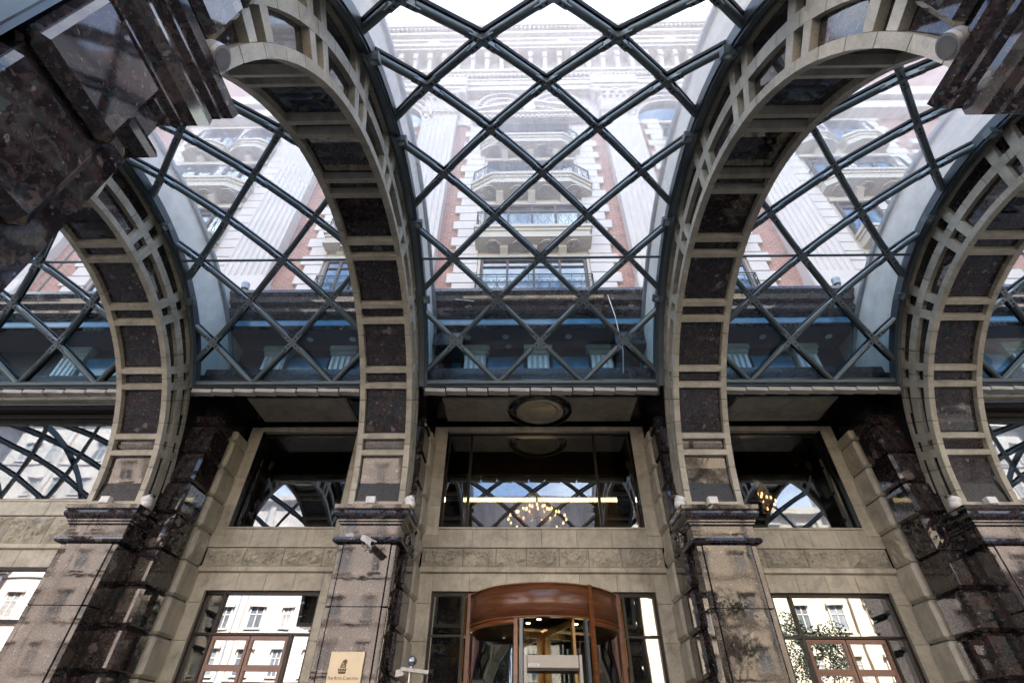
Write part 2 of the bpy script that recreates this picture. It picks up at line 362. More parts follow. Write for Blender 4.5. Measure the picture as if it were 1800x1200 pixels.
CX = .2265
AX = [-4.396, -1.557, 2.010, 4.848]           # arch centre lines
C1 = (2.984, 1.923); RS = 2.131
C2 = (2.870, 2.226); RV = 2.4255
def sh(d): t = rad(d); return max(0., .3*math.sin(t)-.11*math.cos(t))

# ---------------------------------------------------------------- ground and street
GZ = -EYE/S
MB().box(-260, 260, -260, 260, GZ-1.5, GZ-.02).build('ground', PAVE, kind='structure')
MB().box(-120, 120, -9.6, -3.4, GZ-.08, GZ-.016).build('road', ASPH, kind='structure')
MB().box(-120, 120, -3.4, -3.3, GZ-.1, GZ+.001).build('kerb', PAVE, kind='structure')
st = MB()
for k in range(3): st.box(-9, 9.4, 2.6+.17*k, 12, GZ-.02, GZ+.085*(k+1))
st.build('entrance_steps', PAVE, kind='structure')
PZ = GZ+.255

# ---------------------------------------------------------------- opposite side of the street (seen in reflections)
def opposite(x0, x1, y0, h, m, label, roof=.0, seed=0):
    t = thing('street_building', label, 'building', ((x0+x1)/2, y0, GZ))
    MB().box(x0, x1, y0-6, y0, GZ, h).build('wall', m, t)
    MB().box(x0-.15, x1+.15, y0-6.1, y0+.35, h, h+.25).build('cornice', m, t)
    if roof: MB().prism([(y0-6, h+.25), (y0+.3, h+.25), (y0-.25, h+.25+roof), (y0-5.5, h+.25+roof)], 0, x0, x1).build('roof', ROOFD, t)
    rnd = random.Random(seed)
    nx = int((x1-x0)/(1.05+.12*(seed % 4))); nz = int((h-GZ-.8)/1.75)
    for i in range(0, nx+1, 3):
        px = x0+i*(x1-x0)/nx; MB().box(px-.12, px+.12, y0, y0+.14, GZ, h).build('pilaster_strip', m, t)
    MB().tube((x0+(x1-x0)*.36, y0+.1, GZ), (x0+(x1-x0)*.36, y0+.1, h), .05, 8).build('downpipe', GREYP, t)
    for j in range(nz):
        MB().box(x0, x1, y0, y0+.07, GZ+1.3+1.75*j, GZ+1.40+1.75*j).build('string_course', m, t)
        for i in range(nx):
            if rnd.random() < .08: continue
            cx = x0+(i+.5)*(x1-x0)/nx; z = GZ+1.75*j+1.5; a = .17+.05*((i+seed) % 3); hh = .82+.14*((j+seed) % 2)
            w = MB().box(cx-a-.07, cx-a, y0, y0+.06, z, z+hh).box(cx+a, cx+a+.07, y0, y0+.06, z, z+hh).box(cx-a-.1, cx+a+.1, y0, y0+.13, z-.07, z).box(cx-a-.12, cx+a+.12, y0, y0+.15, z+hh, z+hh+.09)
            w.box(cx-.02, cx+.02, y0+.02, y0+.05, z, z+hh).box(cx-a, cx+a, y0+.02, y0+.05, z+hh*.64, z+hh*.64+.04)
            w = w.build('window', m, t)
            MB().box(cx-a, cx+a, y0, y0+.03, z, z+hh).build('pane', (OPW1, OPW2, OPW3)[rnd.randrange(3)], w)
            if rnd.random() < .10: MB().box(cx-.2, cx+.2, y0, y0+.25, z-.45, z-.18).build('air_conditioner', WHITE, t)
    return t
opposite(-27, -17.2, -12.0, 13.4, OPP, 'tall white street building mirrored in the far left window', .0, 1)
opposite(-16.8, -5.6, -12.2, 9.8, OPP, 'white street building mirrored in the left brown doors', .0, 2)
opposite(-5.2, 4.9, -12.6, 7.2, OPPC, 'street building with tall dark roof mirrored in the wide middle window', 3.0, 4)
opposite(5.3, 17.4, -12.0, 9.1, OPPC, 'cream street building mirrored in the right brown doors', .0, 3)
opposite(18, 29, -12.3, 13.0, OPP, 'tall white street building mirrored in the far right window', .0, 5)
def sideblock(xf, s_, label):          # unseen block added to hide the bright horizon from polished granite; facade plane x = xf
    t = thing('added_side_block', label, 'building', (xf, 0, GZ), 'unseen blocks added against the bright horizon')
    MB().box(xf, xf+s_*8, -7.5, 9, GZ, 12).build('wall', SIDE, t)
    for j in range(7):
        z = GZ+.6+1.8*j
        MB().box(*sorted((xf-s_*.08, xf)), -7.5, 9, z+1.45, z+1.55).build('string_course', SIDE, t)
        for i in range(12):
            y = -6.8+1.3*i; w = MB().box(*sorted((xf-s_*.06, xf)), y-.35, y+.35, z, z+1.1).build('window', SIDE, t)
            MB().box(*sorted((xf-s_*.075, xf-s_*.058)), y-.25, y+.25, z+.08, z+1.0).build('pane', OPW3, w)
sideblock(20, 1, 'unseen grey block added far to the right, only mirrored in polished granite'); sideblock(-21, -1, 'unseen grey block added far to the left, only mirrored in polished granite')
def tree(x, y, h, label, seed):
    rnd = random.Random(seed); t = thing('street_tree', label, 'tree', (x, y, GZ), 'street trees across the road')
    b = MB(); b.tube((x, y, GZ), (x+.05, y, GZ+h*.5), .11, 8, .07)
    for k in range(6):
        a = k*1.05; b.tube((x+.04, y, GZ+h*(.35+.04*k)), (x+.7*math.cos(a), y+.7*math.sin(a), GZ+h*(.6+.05*k)), .04, 5, .015)
    b.build('trunk', BARK, t)
    c = MB(); cl = [(x+rnd.gauss(0, .6), y+rnd.gauss(0, .5), GZ+h*(.55+.38*rnd.random()), .3+.3*rnd.random()) for _ in range(16)]
    for _ in range(2600):
        cx, cy, cz, r = rnd.choice(cl); d = Vector((rnd.gauss(0, 1), rnd.gauss(0, 1), rnd.gauss(0, 1))).normalized()*r*(rnd.random()**.4)
        p = Vector((cx, cy, cz))+d; u = Vector((rnd.gauss(0, 1), rnd.gauss(0, 1), rnd.gauss(0, 1))).normalized()*.055; w = u.orthogonal().normalized()*.03
        c.add([p-u, p+w, p+u, p-w], [(0, 1, 2, 3)])
    c.build('crown', LEAF, t, kind='stuff')
tree(6.4, -8.4, 5.2, 'leafy street tree mirrored in the right granite pier', 5)
tree(10.4, -8.8, 5.0, 'leafy street tree mirrored in the right doors', 6)

# ---------------------------------------------------------------- hotel tower above
YF = 6.3
tw = thing('hotel_tower', 'white stone and red brick hotel front rising beyond the glass roof', 'building', (CX, 8, GZ))
MB().box(-14, 14.5, YF+.02, 12, 4.93, 18.0).build('brick_wall', BRK, tw)
def U(u): return CX+u
def wbox(name, u0, u1, y0, y1, z0, z1, m, c=0, par=None): return MB().box(U(u0), U(u1), y0, y1, z0, z1, c).build(name, m, par or tw)
def quoins(u0, u1, side, z0=5.0, z1=12.5, h=.262):       # side: the edge (+1: u1, -1: u0) that is toothed
    k = 0; z = z0
    while z < z1:
        e = .0 if k % 2 else .11; a, b = (u0, u1+e) if side > 0 else (u0-e, u1)
        if side == 0: a, b = u0, u1
        MB().box(U(a), U(b), YF-.055, YF+.1, z+.008, z+h-.008, .008).build('quoin_stone', WST, tw)
        z += h; k += 1
for sg in (1, -1):
    def q(a, b, side):
        quoins(a, b, side) if sg > 0 else quoins(-b, -a, -side)
    q(1.06, 1.5, 1); q(2.98, 3.3, -1); q(4.0, 4.33, 1); q(5.74, 6.2, 0); q(8.3, 8.7, 1)
    for a, b in ((1.06, 1.5), (2.98, 3.3), (4.0, 4.33), (5.74, 6.2), (8.3, 8.7)):
        wbox('quoin_joint', *(sorted((sg*(a+.01), sg*(b-.01)))), YF-.035, YF+.05, 4.95, 12.5, JOINT)
LEV = [6.1, 7.82, 9.55, 11.24]
def railing(par, pts, zb, h=.46):
    b = MB(); b2 = MB()
    for a, c in zip(pts[:-1], pts[1:]):
        a = Vector((a[0], a[1], 0)); c = Vector((c[0], c[1], 0)); L = (c-a).length
        if L < .02: continue
        d = (c-a)/L
        P = lambda t, z: tuple(a+d*t+Vector((0, 0, zb+z)))
        b.tube(P(0, h), P(L, h), .014, 6); b.tube(P(0, h-.06), P(L, h-.06), .007, 4); b.tube(P(0, .03), P(L, .03), .011, 6)
        n = max(1, round(L/.2)); w = L/n
        for k in range(n+1): b.tube(P(k*w, 0), P(k*w, h), .008, 4)
        for k in range(n):
            c0 = (k+.5)*w
            for s_ in (1, -1):
                pt = [P(c0+s_*w*.08, .03), P(c0+s_*w*.10, .12), P(c0+s_*w*.36, .2), P(c0+s_*w*.40, .29), P(c0+s_*w*.28, .36), P(c0+s_*w*.14, .33), P(c0+s_*w*.16, .26)]
                b2.path(pt, .0065, 4)
    r = b.build('railing', IRON, par); b2.build('iron_scrolls', IRON, r)
def bracket(par, u, yw, yf, z):
    m = MB().prism([(yw+.02, z), (yf+.12, z), (yf+.10, z-.10), (yf+.2, z-.17), (yw-.10, z-.33), (yw+.02, z-.36)], 0, U(u)-.075, U(u)+.075)
    m.build('bracket', CST, par)
def octring(m, cx, cy, z, r, w, h=.03):
    for k in range(8):
        a0, a1 = PI/8+k*PI/4, PI/8+(k+1)*PI/4
        A = [(cx+q*math.cos(a), cy+q*math.sin(a)) for a in (a0, a1) for q in (r, r-w)]
        vs = [(A[0][0], A[0][1], z), (A[1][0], A[1][1], z), (A[3][0], A[3][1], z), (A[2][0], A[2][1], z)]
        vs += [(x, y, z-h) for x, y, _ in vs]
        m.add(vs, [(0, 1, 2, 3), (7, 6, 5, 4), (0, 4, 5, 1), (1, 5, 6, 2), (2, 6, 7, 3), (3, 7, 4, 0)])
def balcony(uc, hw, cant, z, yf=5.86, ncof=4, nbr=3, rail_h=.46):
    yw = YF+.05
    bal = None
    out = [(U(uc-hw), yw), (U(uc-hw), yf+cant*.55), (U(uc-hw+cant), yf), (U(uc+hw-cant), yf), (U(uc+hw), yf+cant*.55), (U(uc+hw), yw)]
    if not cant: out = [out[0], out[1], out[4], out[5]]
    def off(d): return [(x+(d if x < U(uc) else -d), y if y == yw else y+d) for x, y in out]
    m = MB()
    for d, z0, z1 in ((0, z-.07, z), (.035, z-.14, z-.07), (.06, z-.30, z-.14), (.03, z-.34, z-.30)):
        m.prism(off(d), 2, z0, z1)
    bal = m.build('balcony', CST, tw)
    rim = MB(); f = 2*(hw-.12)/ncof
    yc = (yw+yf)/2+.01; r = min(f, yw-yf-.1)/2*.88
    rim.box(U(uc-hw+.1), U(uc+hw-.1), yf+cant*.5+.08, yw, z-.352, z-.341).build('soffit_panel', CARV, bal)
    co_ = MB()
    for k in range(ncof):
        cx = U(uc-hw+.12+f*(k+.5)); octring(co_, cx, yc, z-.352, r, .022); octring(co_, cx, yc, z-.352, r*.68, .018); octring(co_, cx, yc, z-.352, r*.3, .05, .04)
    co_.build('coffer_moulding', CARV, bal)
    for k in range(nbr):
        bracket(bal, uc+(k-(nbr-1)/2)*(2*hw-.6)/max(1, nbr), YF+.12, yf+.1, z-.34)
    railing(bal, off(.05)[:], z, rail_h)
    return bal
def window(u0, u1, z0, z1, n, y=YF+.12, mid=None):
    fr = MB(); t = .035
    fr.box(U(u0), U(u1), y-.03, y+.03, z1-t, z1); fr.box(U(u0), U(u1), y-.03, y+.03, z0, z0+t)
    w = (u1-u0)/n
    for k in range(n+1):
        e = t/2 if 0 < k < n else t/2; c = u0+w*k; c = min(max(c, u0+e), u1-e)
        fr.box(U(c-e*1.2), U(c+e*1.2), y-.035, y+.035, z0, z1)
    if mid: fr.box(U(u0), U(u1), y-.028, y+.028, mid-.015, mid+.015)
    f = fr.build('window', WFR, tw)
    for k in range(n):
        MB().box(U(u0+w*k+t*.4), U(u0+w*(k+1)-t*.4), y-.004, y+.004, z0+t, z1-t).build('pane', TGL, f)
    cu = MB(); xs = []; nn = int((u1-u0)/.035)
    for k in range(nn+1): xs.append((U(u0+(u1-u0)*k/nn), y+.10+.018*math.sin(k*2.1)))
    vs = [(x, yy, zz) for x, yy in xs for zz in (z0, z1)]
    cu.add(vs, [(2*k, 2*k+2, 2*k+3, 2*k+1) for k in range(nn)]); cu.build('curtain', CURT, f)
# recessed window bays
def bayback(u0, u1, z0=5.0, z1=12.45):
    wbox('bay_wall', u0, u1, YF+.0, YF+.035, z0, z1, CST)
for uc, hw, kind in ((0, 1.06, 'c'), (7.25, 1.05, 'o'), (-7.25, 1.05, 'o'), (3.65, .35, 'n'), (-3.65, .35, 'n')):
    bayback(uc-hw, uc+hw)
    for li, z in enumerate(LEV):
        z1 = z+1.10
        if kind == 'c':
            window(uc-.98, uc+.98, z+.03, z1, 4, YF-.03, z+.9)
            for s_ in (1, -1): wbox('window_surround', *sorted((uc+s_*1.0, uc+s_*1.05)), YF-.06, YF+.02, z, z1+.1, CST)
            wbox('window_head', uc-1.05, uc+1.05, YF-.07, YF+.02, z1+.01, z1+.12, CST)
        elif kind == 'o':
            for s_ in (1, -1): window(*sorted((uc+s_*.12, uc+s_*.92)), z+.03, z1, 2, YF-.03, z+.9)
            wbox('window_head', uc-1.02, uc+1.02, YF-.07, YF+.02, z1+.01, z1+.12, CST)
            wbox('pier_strip', uc-.1, uc+.1, YF-.06, YF+.02, z, z1, WST)
        else:
            window(uc-.27, uc+.27, z+.03, z1, 2, YF-.03, z+.9)
            wbox('window_head', uc-.34, uc+.34, YF-.07, YF+.02, z1+.01, z1+.12, CST)
balcony(0, 1.14, .0, LEV[1], 5.9, 4, 3); balcony(0, 1.32, .46, LEV[2], 5.84); balcony(0, 1.2, .42, LEV[3], 5.86)
railing(MB().box(U(-1.06), U(1.06), YF-.14, YF-.03, 6.12, 6.2).build('balcony', CST, tw), [(U(-1.06), YF-.05), (U(-1.06), YF-.13), (U(1.06), YF-.13), (U(1.06), YF-.05)], 6.2, .5)
for s_ in (1, -1):
    balcony(s_*7.25, .98, .0, LEV[1], 5.95, 3, 2); balcony(s_*7.25, 1.1, .34, LEV[2], 5.84, 4, 2)
    balcony(s_*7.25-.58, .5, .26, LEV[3], 5.9, 1, 1); balcony(s_*7.25+.58, .5, .26, LEV[3], 5.9, 1, 1)
    for z in LEV[1:]: balcony(s_*3.65, .42, .0, z, 6.0, 1, 2)
    railing(MB().box(U(s_*3.65-.33), U(s_*3.65+.33), YF-.14, YF-.03, 6.12, 6.2).build('balcony', CST, tw), [(U(s_*3.65-.33), YF-.05), (U(s_*3.65-.33), YF-.13), (U(s_*3.65+.33), YF-.13), (U(s_*3.65+.33), YF-.05)], 6.2, .5)
def pilaster(u0, u1, y=6.08, zt=12.72):
    p = MB().box(U(u0-.05), U(u1+.05), y-.06, YF+.05, 4.95, 6.52, .02)
    p.box(U(u0-.03), U(u1+.03), y-.04, YF+.05, 6.5, 6.62, .02); pp = p.build('pilaster', WST, tw)
    n = 7; w = (u1-u0)/n; prof = []
    for k in range(n):
        a = U(u0+w*k); prof += [(a, y), (a+w*.18, y)]
        for j in range(1, 6):
            t = PI*j/6; prof.append((a+w*.59-w*.41*math.cos(t), y+w*.34*math.sin(t)))
        prof.append((a+w, y))
    prof += [(U(u1), YF+.04), (U(u0), YF+.04)]
    q = []
    for e in prof:
        if not q or (abs(q[-1][0]-e[0])+abs(q[-1][1]-e[1])) > 1e-5: q.append(e)
    MB().prism(q, 2, 6.62, zt).build('shaft', WST, pp)
    c = MB(); x0, x1 = U(u0), U(u1)
    c.sweep(x0, x1, y, YF, [(.0, zt), (.05, zt+.02), (.05, zt+.07), (.0, zt+.09), (.01, zt+.5), (.06, zt+.75), (.15, zt+.95), (.0, zt+.96)])
    c.sweep(x0, x1, y, YF, [(.1, zt+.96), (.19, zt+1.0), (.2, zt+1.1), (.0, zt+1.1)])
    cap = c.build('capital', WST, pp)
    l = MB()
    for row, (zz, hh, nn) in enumerate(((zt+.1, .36, 5), (zt+.34, .36, 4))):
        for k in range(nn):
            cx = x0+(x1-x0)*(k+.5)/nn; wd = (x1-x0)/nn*.45
            for i, (dy, dz, ww) in enumerate(((0, 0, 1), (-.05, .5, 1.1), (-.1, .85, .8), (-.17, .95, .5), (-.17, .8, .2))):
                pass
            pr_ = [(0, 0, 1), (.05, .5, 1.1), (.09, .85, .85), (.16, 1., .55), (.18, .84, .2)]
            vs = []
            for dy, dz, ww in pr_: vs += [(cx-wd*ww, y-.03-dy, zz+hh*dz), (cx, y-.055-dy, zz+hh*dz), (cx+wd*ww, y-.03-dy, zz+hh*dz)]
            fs = []
            for i in range(4):
                for j in range(2): o = 3*i+j; fs.append((o, o+1, o+4, o+3))
            l.add(vs, fs, True)
    for sx in (x0-.08, x1+.08):
        l.tube((sx, y-.2, zt+.82), (sx, y-.02, zt+.82), .12, 12); l.tube((sx, y-.22, zt+.82), (sx, y-.18, zt+.82), .06, 10)
    l.tube(((x0+x1)/2, y-.16, zt+1.0), ((x0+x1)/2, y, zt+1.0), .09, 10)
    l.build('acanthus_leaves', WST, cap)
for s_ in (1, -1):
    for a, b in ((1.86, 2.72), (4.87, 5.72)): pilaster(*sorted((s_*a, s_*b)))
    pilaster(*sorted((s_*9.4, s_*9.9)), y=6.15, zt=9.5)
    wbox('string_course', *sorted((s_*9.0, s_*14)), YF-.12, YF+.05, 11.1, 11.3, WST)
    wbox('string_course', *sorted((s_*8.75, s_*10.4)), YF-.16, YF+.05, 10.6, 10.75, WST)
    wbox('drain_groove', *sorted((s_*9.16, s_*9.2)), YF-.005, YF+.05, 5, 11, JOINT)
# upper order
wbox('upper_wall', -6.3, 6.3, YF-.03, YF+.04, 12.45, 16.3, WST)
for z0, z1, y in ((12.42, 12.52, 6.08), (12.52, 12.6, 5.98)): wbox('window_cornice', -1.45, 1.45, y, YF, z0, z1, WST)
for s_ in (1, -1):
    pd = MB(); a = (U(s_*1.5), 12.6); b = (U(s_*.12), 13.05)
    for d, y in ((0, 5.95), (.08, 6.05)):
        pd.prism([(a[0], a[1]-d), (b[0], b[1]-d), (b[0], b[1]+.09-d), (a[0], a[1]+.09-d)], 1, y, YF)
    pd.build('pediment', WST, tw)
    # small arches behind pediment, large arches in the side bays
    for uc, r, zc in ((.72, .34, 13.05), (3.65, .86, 12.55)):
        cc = (U(s_*uc), zc)
        g = MB().arc(r, r+.1, 0, 180, 6.16, YF, 16, cc, 'xz'); g.arc(r+.1, r+.17, 0, 180, 6.08, YF, 16, cc, 'xz'); ar = g.build('arch_moulding', WST, tw)
        gg = MB()
        for k in range(13): t = rad(15*k); gg.arc(r+.18, r+.235, 15*k-3.4, 15*k+3.4, 6.10, YF, 1, cc, 'xz')
        gg.arc(r+.24, r+.29, 0, 180, 6.02, YF, 16, cc, 'xz'); gg.build('dentil_ring', WST, ar)
        MB().arc(.001, r-.005, 0, 180, 6.255, 6.262, 16, cc, 'xz').build('arch_glazing', TGL, ar)
MB().box(U(-.16), U(.16), 6.0, YF, 12.7, 13.35, .03).build('keystone', WST, tw)
def course(u0, u1, y, z0, z1, name='entablature', m=WST): wbox(name, u0, u1, y, 6.6, z0, z1, m)
X0, X1 = -6.4, 6.4
course(X0, X1, 6.02, 13.86, 14.1); course(X0, X1, 5.98, 14.1, 14.32); course(X0, X1, 5.95, 14.32, 14.42)
course(X0, X1, 5.88, 14.52, 14.6); course(X0, X1, 5.82, 14.6, 14.72)
course(X0, X1, 6.12, 14.72, 15.9, 'frieze', CARV)
course(X0, X1, 5.72, 15.9, 16.02, 'main_cornice'); course(X0, X1, 5.66, 16.02, 16.2, 'main_cornice')
course(X0+.2, X1-.2, 5.98, 16.2, 17.5, 'attic'); course(X0+.1, X1-.1, 5.92, 16.5, 16.62, 'attic'); course(X0+.1, X1-.1, 5.9, 17.1, 17.2, 'attic')
course(X0, X1, 5.86, 17.5, 17.7, 'top_cornice'); course(X0-.1, X1+.1, 5.74, 17.86, 18.3, 'top_cornice')
dd = MB(); u = X0
while u < X1:
    dd.box(U(u), U(u+.07), 5.88, 6.1, 14.425, 14.515); u += .12
u = X0
while u < X1:
    dd.box(U(u), U(u+.08), 5.78, 6.1, 17.71, 17.85); u += .14
for u in [(-1.4+.12*k) for k in range(24)]: dd.box(U(u), U(u+.07), 6.0, 6.2, 12.34, 12.415)
dd.build('dentils', WST, tw, kind='stuff')
u = X0+.1; k = 0
while u < X1:
    m = MB().box(U(u), U(u+.14), 5.8, 6.15, 15.55, 15.88, .01); m.prism([(5.86, 15.55), (6.13, 15.55), (6.13, 14.95), (6.06, 14.95), (5.95, 15.3)], 0, U(u)+.015, U(u)+.125)
    m.build('cornice_bracket', WST, tw); u += .42; k += 1
for s_ in (1, -1):
    for uc in (1.1, 2.9, 4.4):
        MB().box(U(s_*uc-.2), U(s_*uc+.2), 5.88, 6.1, 16.66, 17.05, .04).build('cartouche', WST, tw)
    for uc in (2.29, 5.3): MB().box(U(s_*uc-.62), U(s_*uc+.62), 5.84, 6.3, 13.84, 14.30, .01).build('entablature_break', WST, tw)
# side wings beyond the centre, one storey lower
for s_ in (1, -1):
    wbox('wing_cornice', *sorted((s_*6.5, s_*14)), 5.85, 6.4, 12.9, 13.3, WST)
    wbox('wing_cornice', *sorted((s_*6.5, s_*14)), 5.98, 6.4, 12.5, 12.85, WST)

# ---------------------------------------------------------------- podium storey with loggia under the tower
po = thing('loggia_storey', 'dark granite cornice storey with shallow loggia behind the glass roof foot', 'building', (CX, 5.8, 3.3))
PX0, PX1 = -8.6, 9.05
prof = [(4.78, 4.92), (4.78, 4.87), (4.835, 4.83), (4.85, 4.79), (4.86, 4.76), (4.93, 4.745), (4.915, 4.71), (4.905, 4.67), (4.915, 4.63), (4.95, 4.60), (5.0, 4.585), (5.0, 4.575), (5.02, 4.57), (5.02, 4.457), (5.10, 4.457), (5.10, 4.8), (5.3, 4.92)]
MB().prism(prof, 0, PX0, PX1).build('cornice', GR, po)
MB().box(PX0, PX1, 5.1, YF+.05, 4.70, 4.915).build('terrace_slab', DGRAN, po)
MB().box(PX0, PX1, 5.016, 5.019, 4.47, 4.56).build('sky_tone_frieze', BLU, po)  # mirrored sky painted as a blue strip on the granite
MB().box(PX0, PX1, 5.1, 5.62, 4.462, 4.52).build('ceiling', MAUVE, po)
MB().box(PX0, PX1, 5.56, 5.75, 3.62, 4.5).build('back_wall', SLATE, po)
from_px = [(-.45, 5.27), (.42, 5.27), (-.42, 5.48), (-.98, 5.28), (-3.2, 5.3), (-2.6, 5.3), (3.1, 5.3), (4.0, 5.3)]
for x, y in from_px:
    m = MB().lathe([(.045, 0), (.045, .012), (.03, .014)], (U(x), y, 4.448)).build('downlight', WHITE, po)
def fluted(uc, w=.30):
    m = MB().box(U(uc-w/2), U(uc+w/2), 5.47, 5.6, 3.62, 4.30)
    m.box(U(uc-w/2-.05), U(uc+w/2+.05), 5.43, 5.6, 4.37, 4.455, .008); m.box(U(uc-w/2-.025), U(uc+w/2+.025), 5.45, 5.6, 4.30, 4.37, .008)
    p = m.build('mirrored_pilaster', PALEB, po)  # mirror images in the podium glass, built as solid pilasters
    f = MB()
    for k in range(4): f.box(U(uc-w/2+w*(k+.12)/4), U(uc-w/2+w*(k+.62)/4), 5.445, 5.475, 3.62, 4.26)
    f.build('flute_rib', WHITE, p, kind='stuff')
for uc in (0, -.88, .88, -2.75, -3.7, 2.75, 3.7, -5.5, -6.6, 5.7, 6.6): fluted(uc)
for a, b in ((-1.2, -1.07), (-.7, -.2), (.2, .7), (1.07, 1.25), (-3.5, -2.95), (2.95, 3.5), (-2.5, -2.0), (2.0, 2.5), (-6.4, -5.7), (-5.2, -4.8), (5.0, 5.5), (5.9, 6.4)):
    MB().box(U(a), U(b), 5.50, 5.57, 3.60, 4.28).build('blue_window', BLU, po)
for a, b in ((-1.42, -1.02), (1.02, 1.42), (-2.35, -1.9), (1.9, 2.35)):
    MB().box(U(a), U(b), 5.1, 5.5, 4.18, 4.455).build('dark_beam', DGRAN, po)
MB().box(U(.46), U(.66), 5.545, 5.565, 4.12, 4.24).build('vent_grille', STEELD, po)
# small lamps standing near fins
# ---------------------------------------------------------------- stone arches
GRP = [20*k for k in range(1, 9)]
rB = lambda d: 2.27+.42*sh(d)
rB1 = lambda d: rB(d)+.1
rC = lambda d: 2.43+.85*sh(d)
rC1 = lambda d: rC(d)+.05
rS0 = lambda d: 2.405+sh(d)
rS1 = lambda d: 2.47+sh(d)
A0, A1 = 1.5, 178.5
cuts = [A0]
for c in GRP: cuts += [c-3.6, c-1.25, c+1.25, c+3.6]
cuts.append(A1)
volab = ['leftmost stone arch, half hidden behind the near granite pier', 'second stone arch, left of the revolving door, standing on the pier with the gold plaque',
         'third stone arch, right of the revolving door, standing on the pier with tree reflections', 'rightmost stone arch, curving out at the right edge']
for ai, ax in enumerate(AX):
    ar = thing('stone_arch', volab[ai], 'arch', (ax, 5.1, 1.98), 'coffered stone arches carrying the glass roof')
    hw = .298; ri = .062
    MB().arc(2.20, lambda d: 2.40+sh(d), A0, A1, ax-hw+.06, ax+hw-.06, 60).build('core', DGRAN, ar)
    vs = [A0]+[c for c in [6.67*k for k in range(1, 27)] if A0+2 < c < A1-2]+[A1]
    for s_ in (1, -1):
        xo, xi = ax+s_*hw, ax+s_*(hw-ri)
        for a, b in zip(vs[:-1], vs[1:]):
            j = random.uniform(-.0015, .0015)
            MB().arc(RS+j, 2.200, a+.09, b-.09, *sorted((xi, xo)), 2).build('corner_stone', BEA, ar)
            MB().arc(rB, rB1, a+.09, b-.09, *sorted((ax+s_*(hw-.06), xo-s_*.004)), 2).build('ring_stone', BEA, ar)
            MB().arc(rC, rC1, a+.09, b-.09, *sorted((ax+s_*(hw-.06), xo-s_*.008)), 2).build('outer_ring_stone', BEA, ar)
        # side granite panels between bars
        for i in range(0, len(cuts)-1):
            a, b = cuts[i], cuts[i+1]
            for q0, q1 in ((2.203, rB), (rB1, rC)):
                if (i % 2) == 1:   # a bar
                    MB().arc(q0, q1, a+.1, b-.1, *sorted((ax+s_*(hw-.058), xo-s_*.006)), 1).build('side_bar', BEA, ar)
                else:
                    MB().arc(q0, q1, a+.3, b-.3, *sorted((ax+s_*(hw-.062), ax+s_*(hw-.052))), 4 if b-a > 5 else 1).build('side_granite_panel', GR, ar)
    for i in range(0, len(cuts)-1):
        a, b = cuts[i], cuts[i+1]
        if i % 2 == 1:
            # bevelled soffit bar
            m = MB(); t0, t1 = rad(a), rad(b); bev = .45
            f = lambda r, t, x: (x, C1[0]+r*math.cos(t), C1[1]+r*math.sin(t))
            k0, k1 = rad(a+bev), rad(b-bev)
            x0, x1 = ax-hw+ri, ax+hw-ri
            e = .03
            vv = [f(2.199, t0, x0), f(2.199, t1, x0), f(RS+.002, k1, x0), f(RS+.002, k0, x0)]; vv += [(x1, p[1], p[2]) for p in vv]
            m.add(vv, [(0, 1, 2, 3), (7, 6, 5, 4), (0, 4, 5, 1), (1, 5, 6, 2), (2, 6, 7, 3), (3, 7, 4, 0)])
            m.build('soffit_bar', BEA, ar)
        else:
            big = b-a > 5
            MB().arc(2.183, 2.201, a+.35, b-.35, ax-hw+ri+.004, ax+hw-ri-.004, 5 if big else 1).build('soffit_granite_panel', GR, ar)
    for a, b in ((A0, 3.4), (176.6, A1)): MB().arc(RS+.001, 2.20, a+.02, b, ax-hw+ri+.002, ax+hw-ri-.002, 1).build('base_bar', BEA, ar)
    for s_ in (1, -1):
        MB().arc(rS0, rS1, 37, 143, *sorted((ax+s_*.30, ax+s_*.392)), 48).build('steel_flange', STEELL, ar)
        MB().arc(lambda d: rS0(d)-.05, lambda d: rS0(d)+.002, 37, 143, *sorted((ax+s_*.372, ax+s_*.390)), 48).build('steel_web', STEELD, ar)
    MB().arc(lambda d: rS1(d)+.002, 3.255, 38, 142, ax-.36, ax+.36, 48).build('parapet_wall', FIN, ar)
    MB().arc(3.255, 3.30, 38, 142, ax-.40, ax+.40, 48).build('parapet_coping', STEELL, ar)
    MB().prism([(4.30, 4.20), (5.7, 3.62), (5.7, 4.93), (4.62, 4.93)], 0, ax-.358, ax+.358).build('parapet_end', FIN, ar)

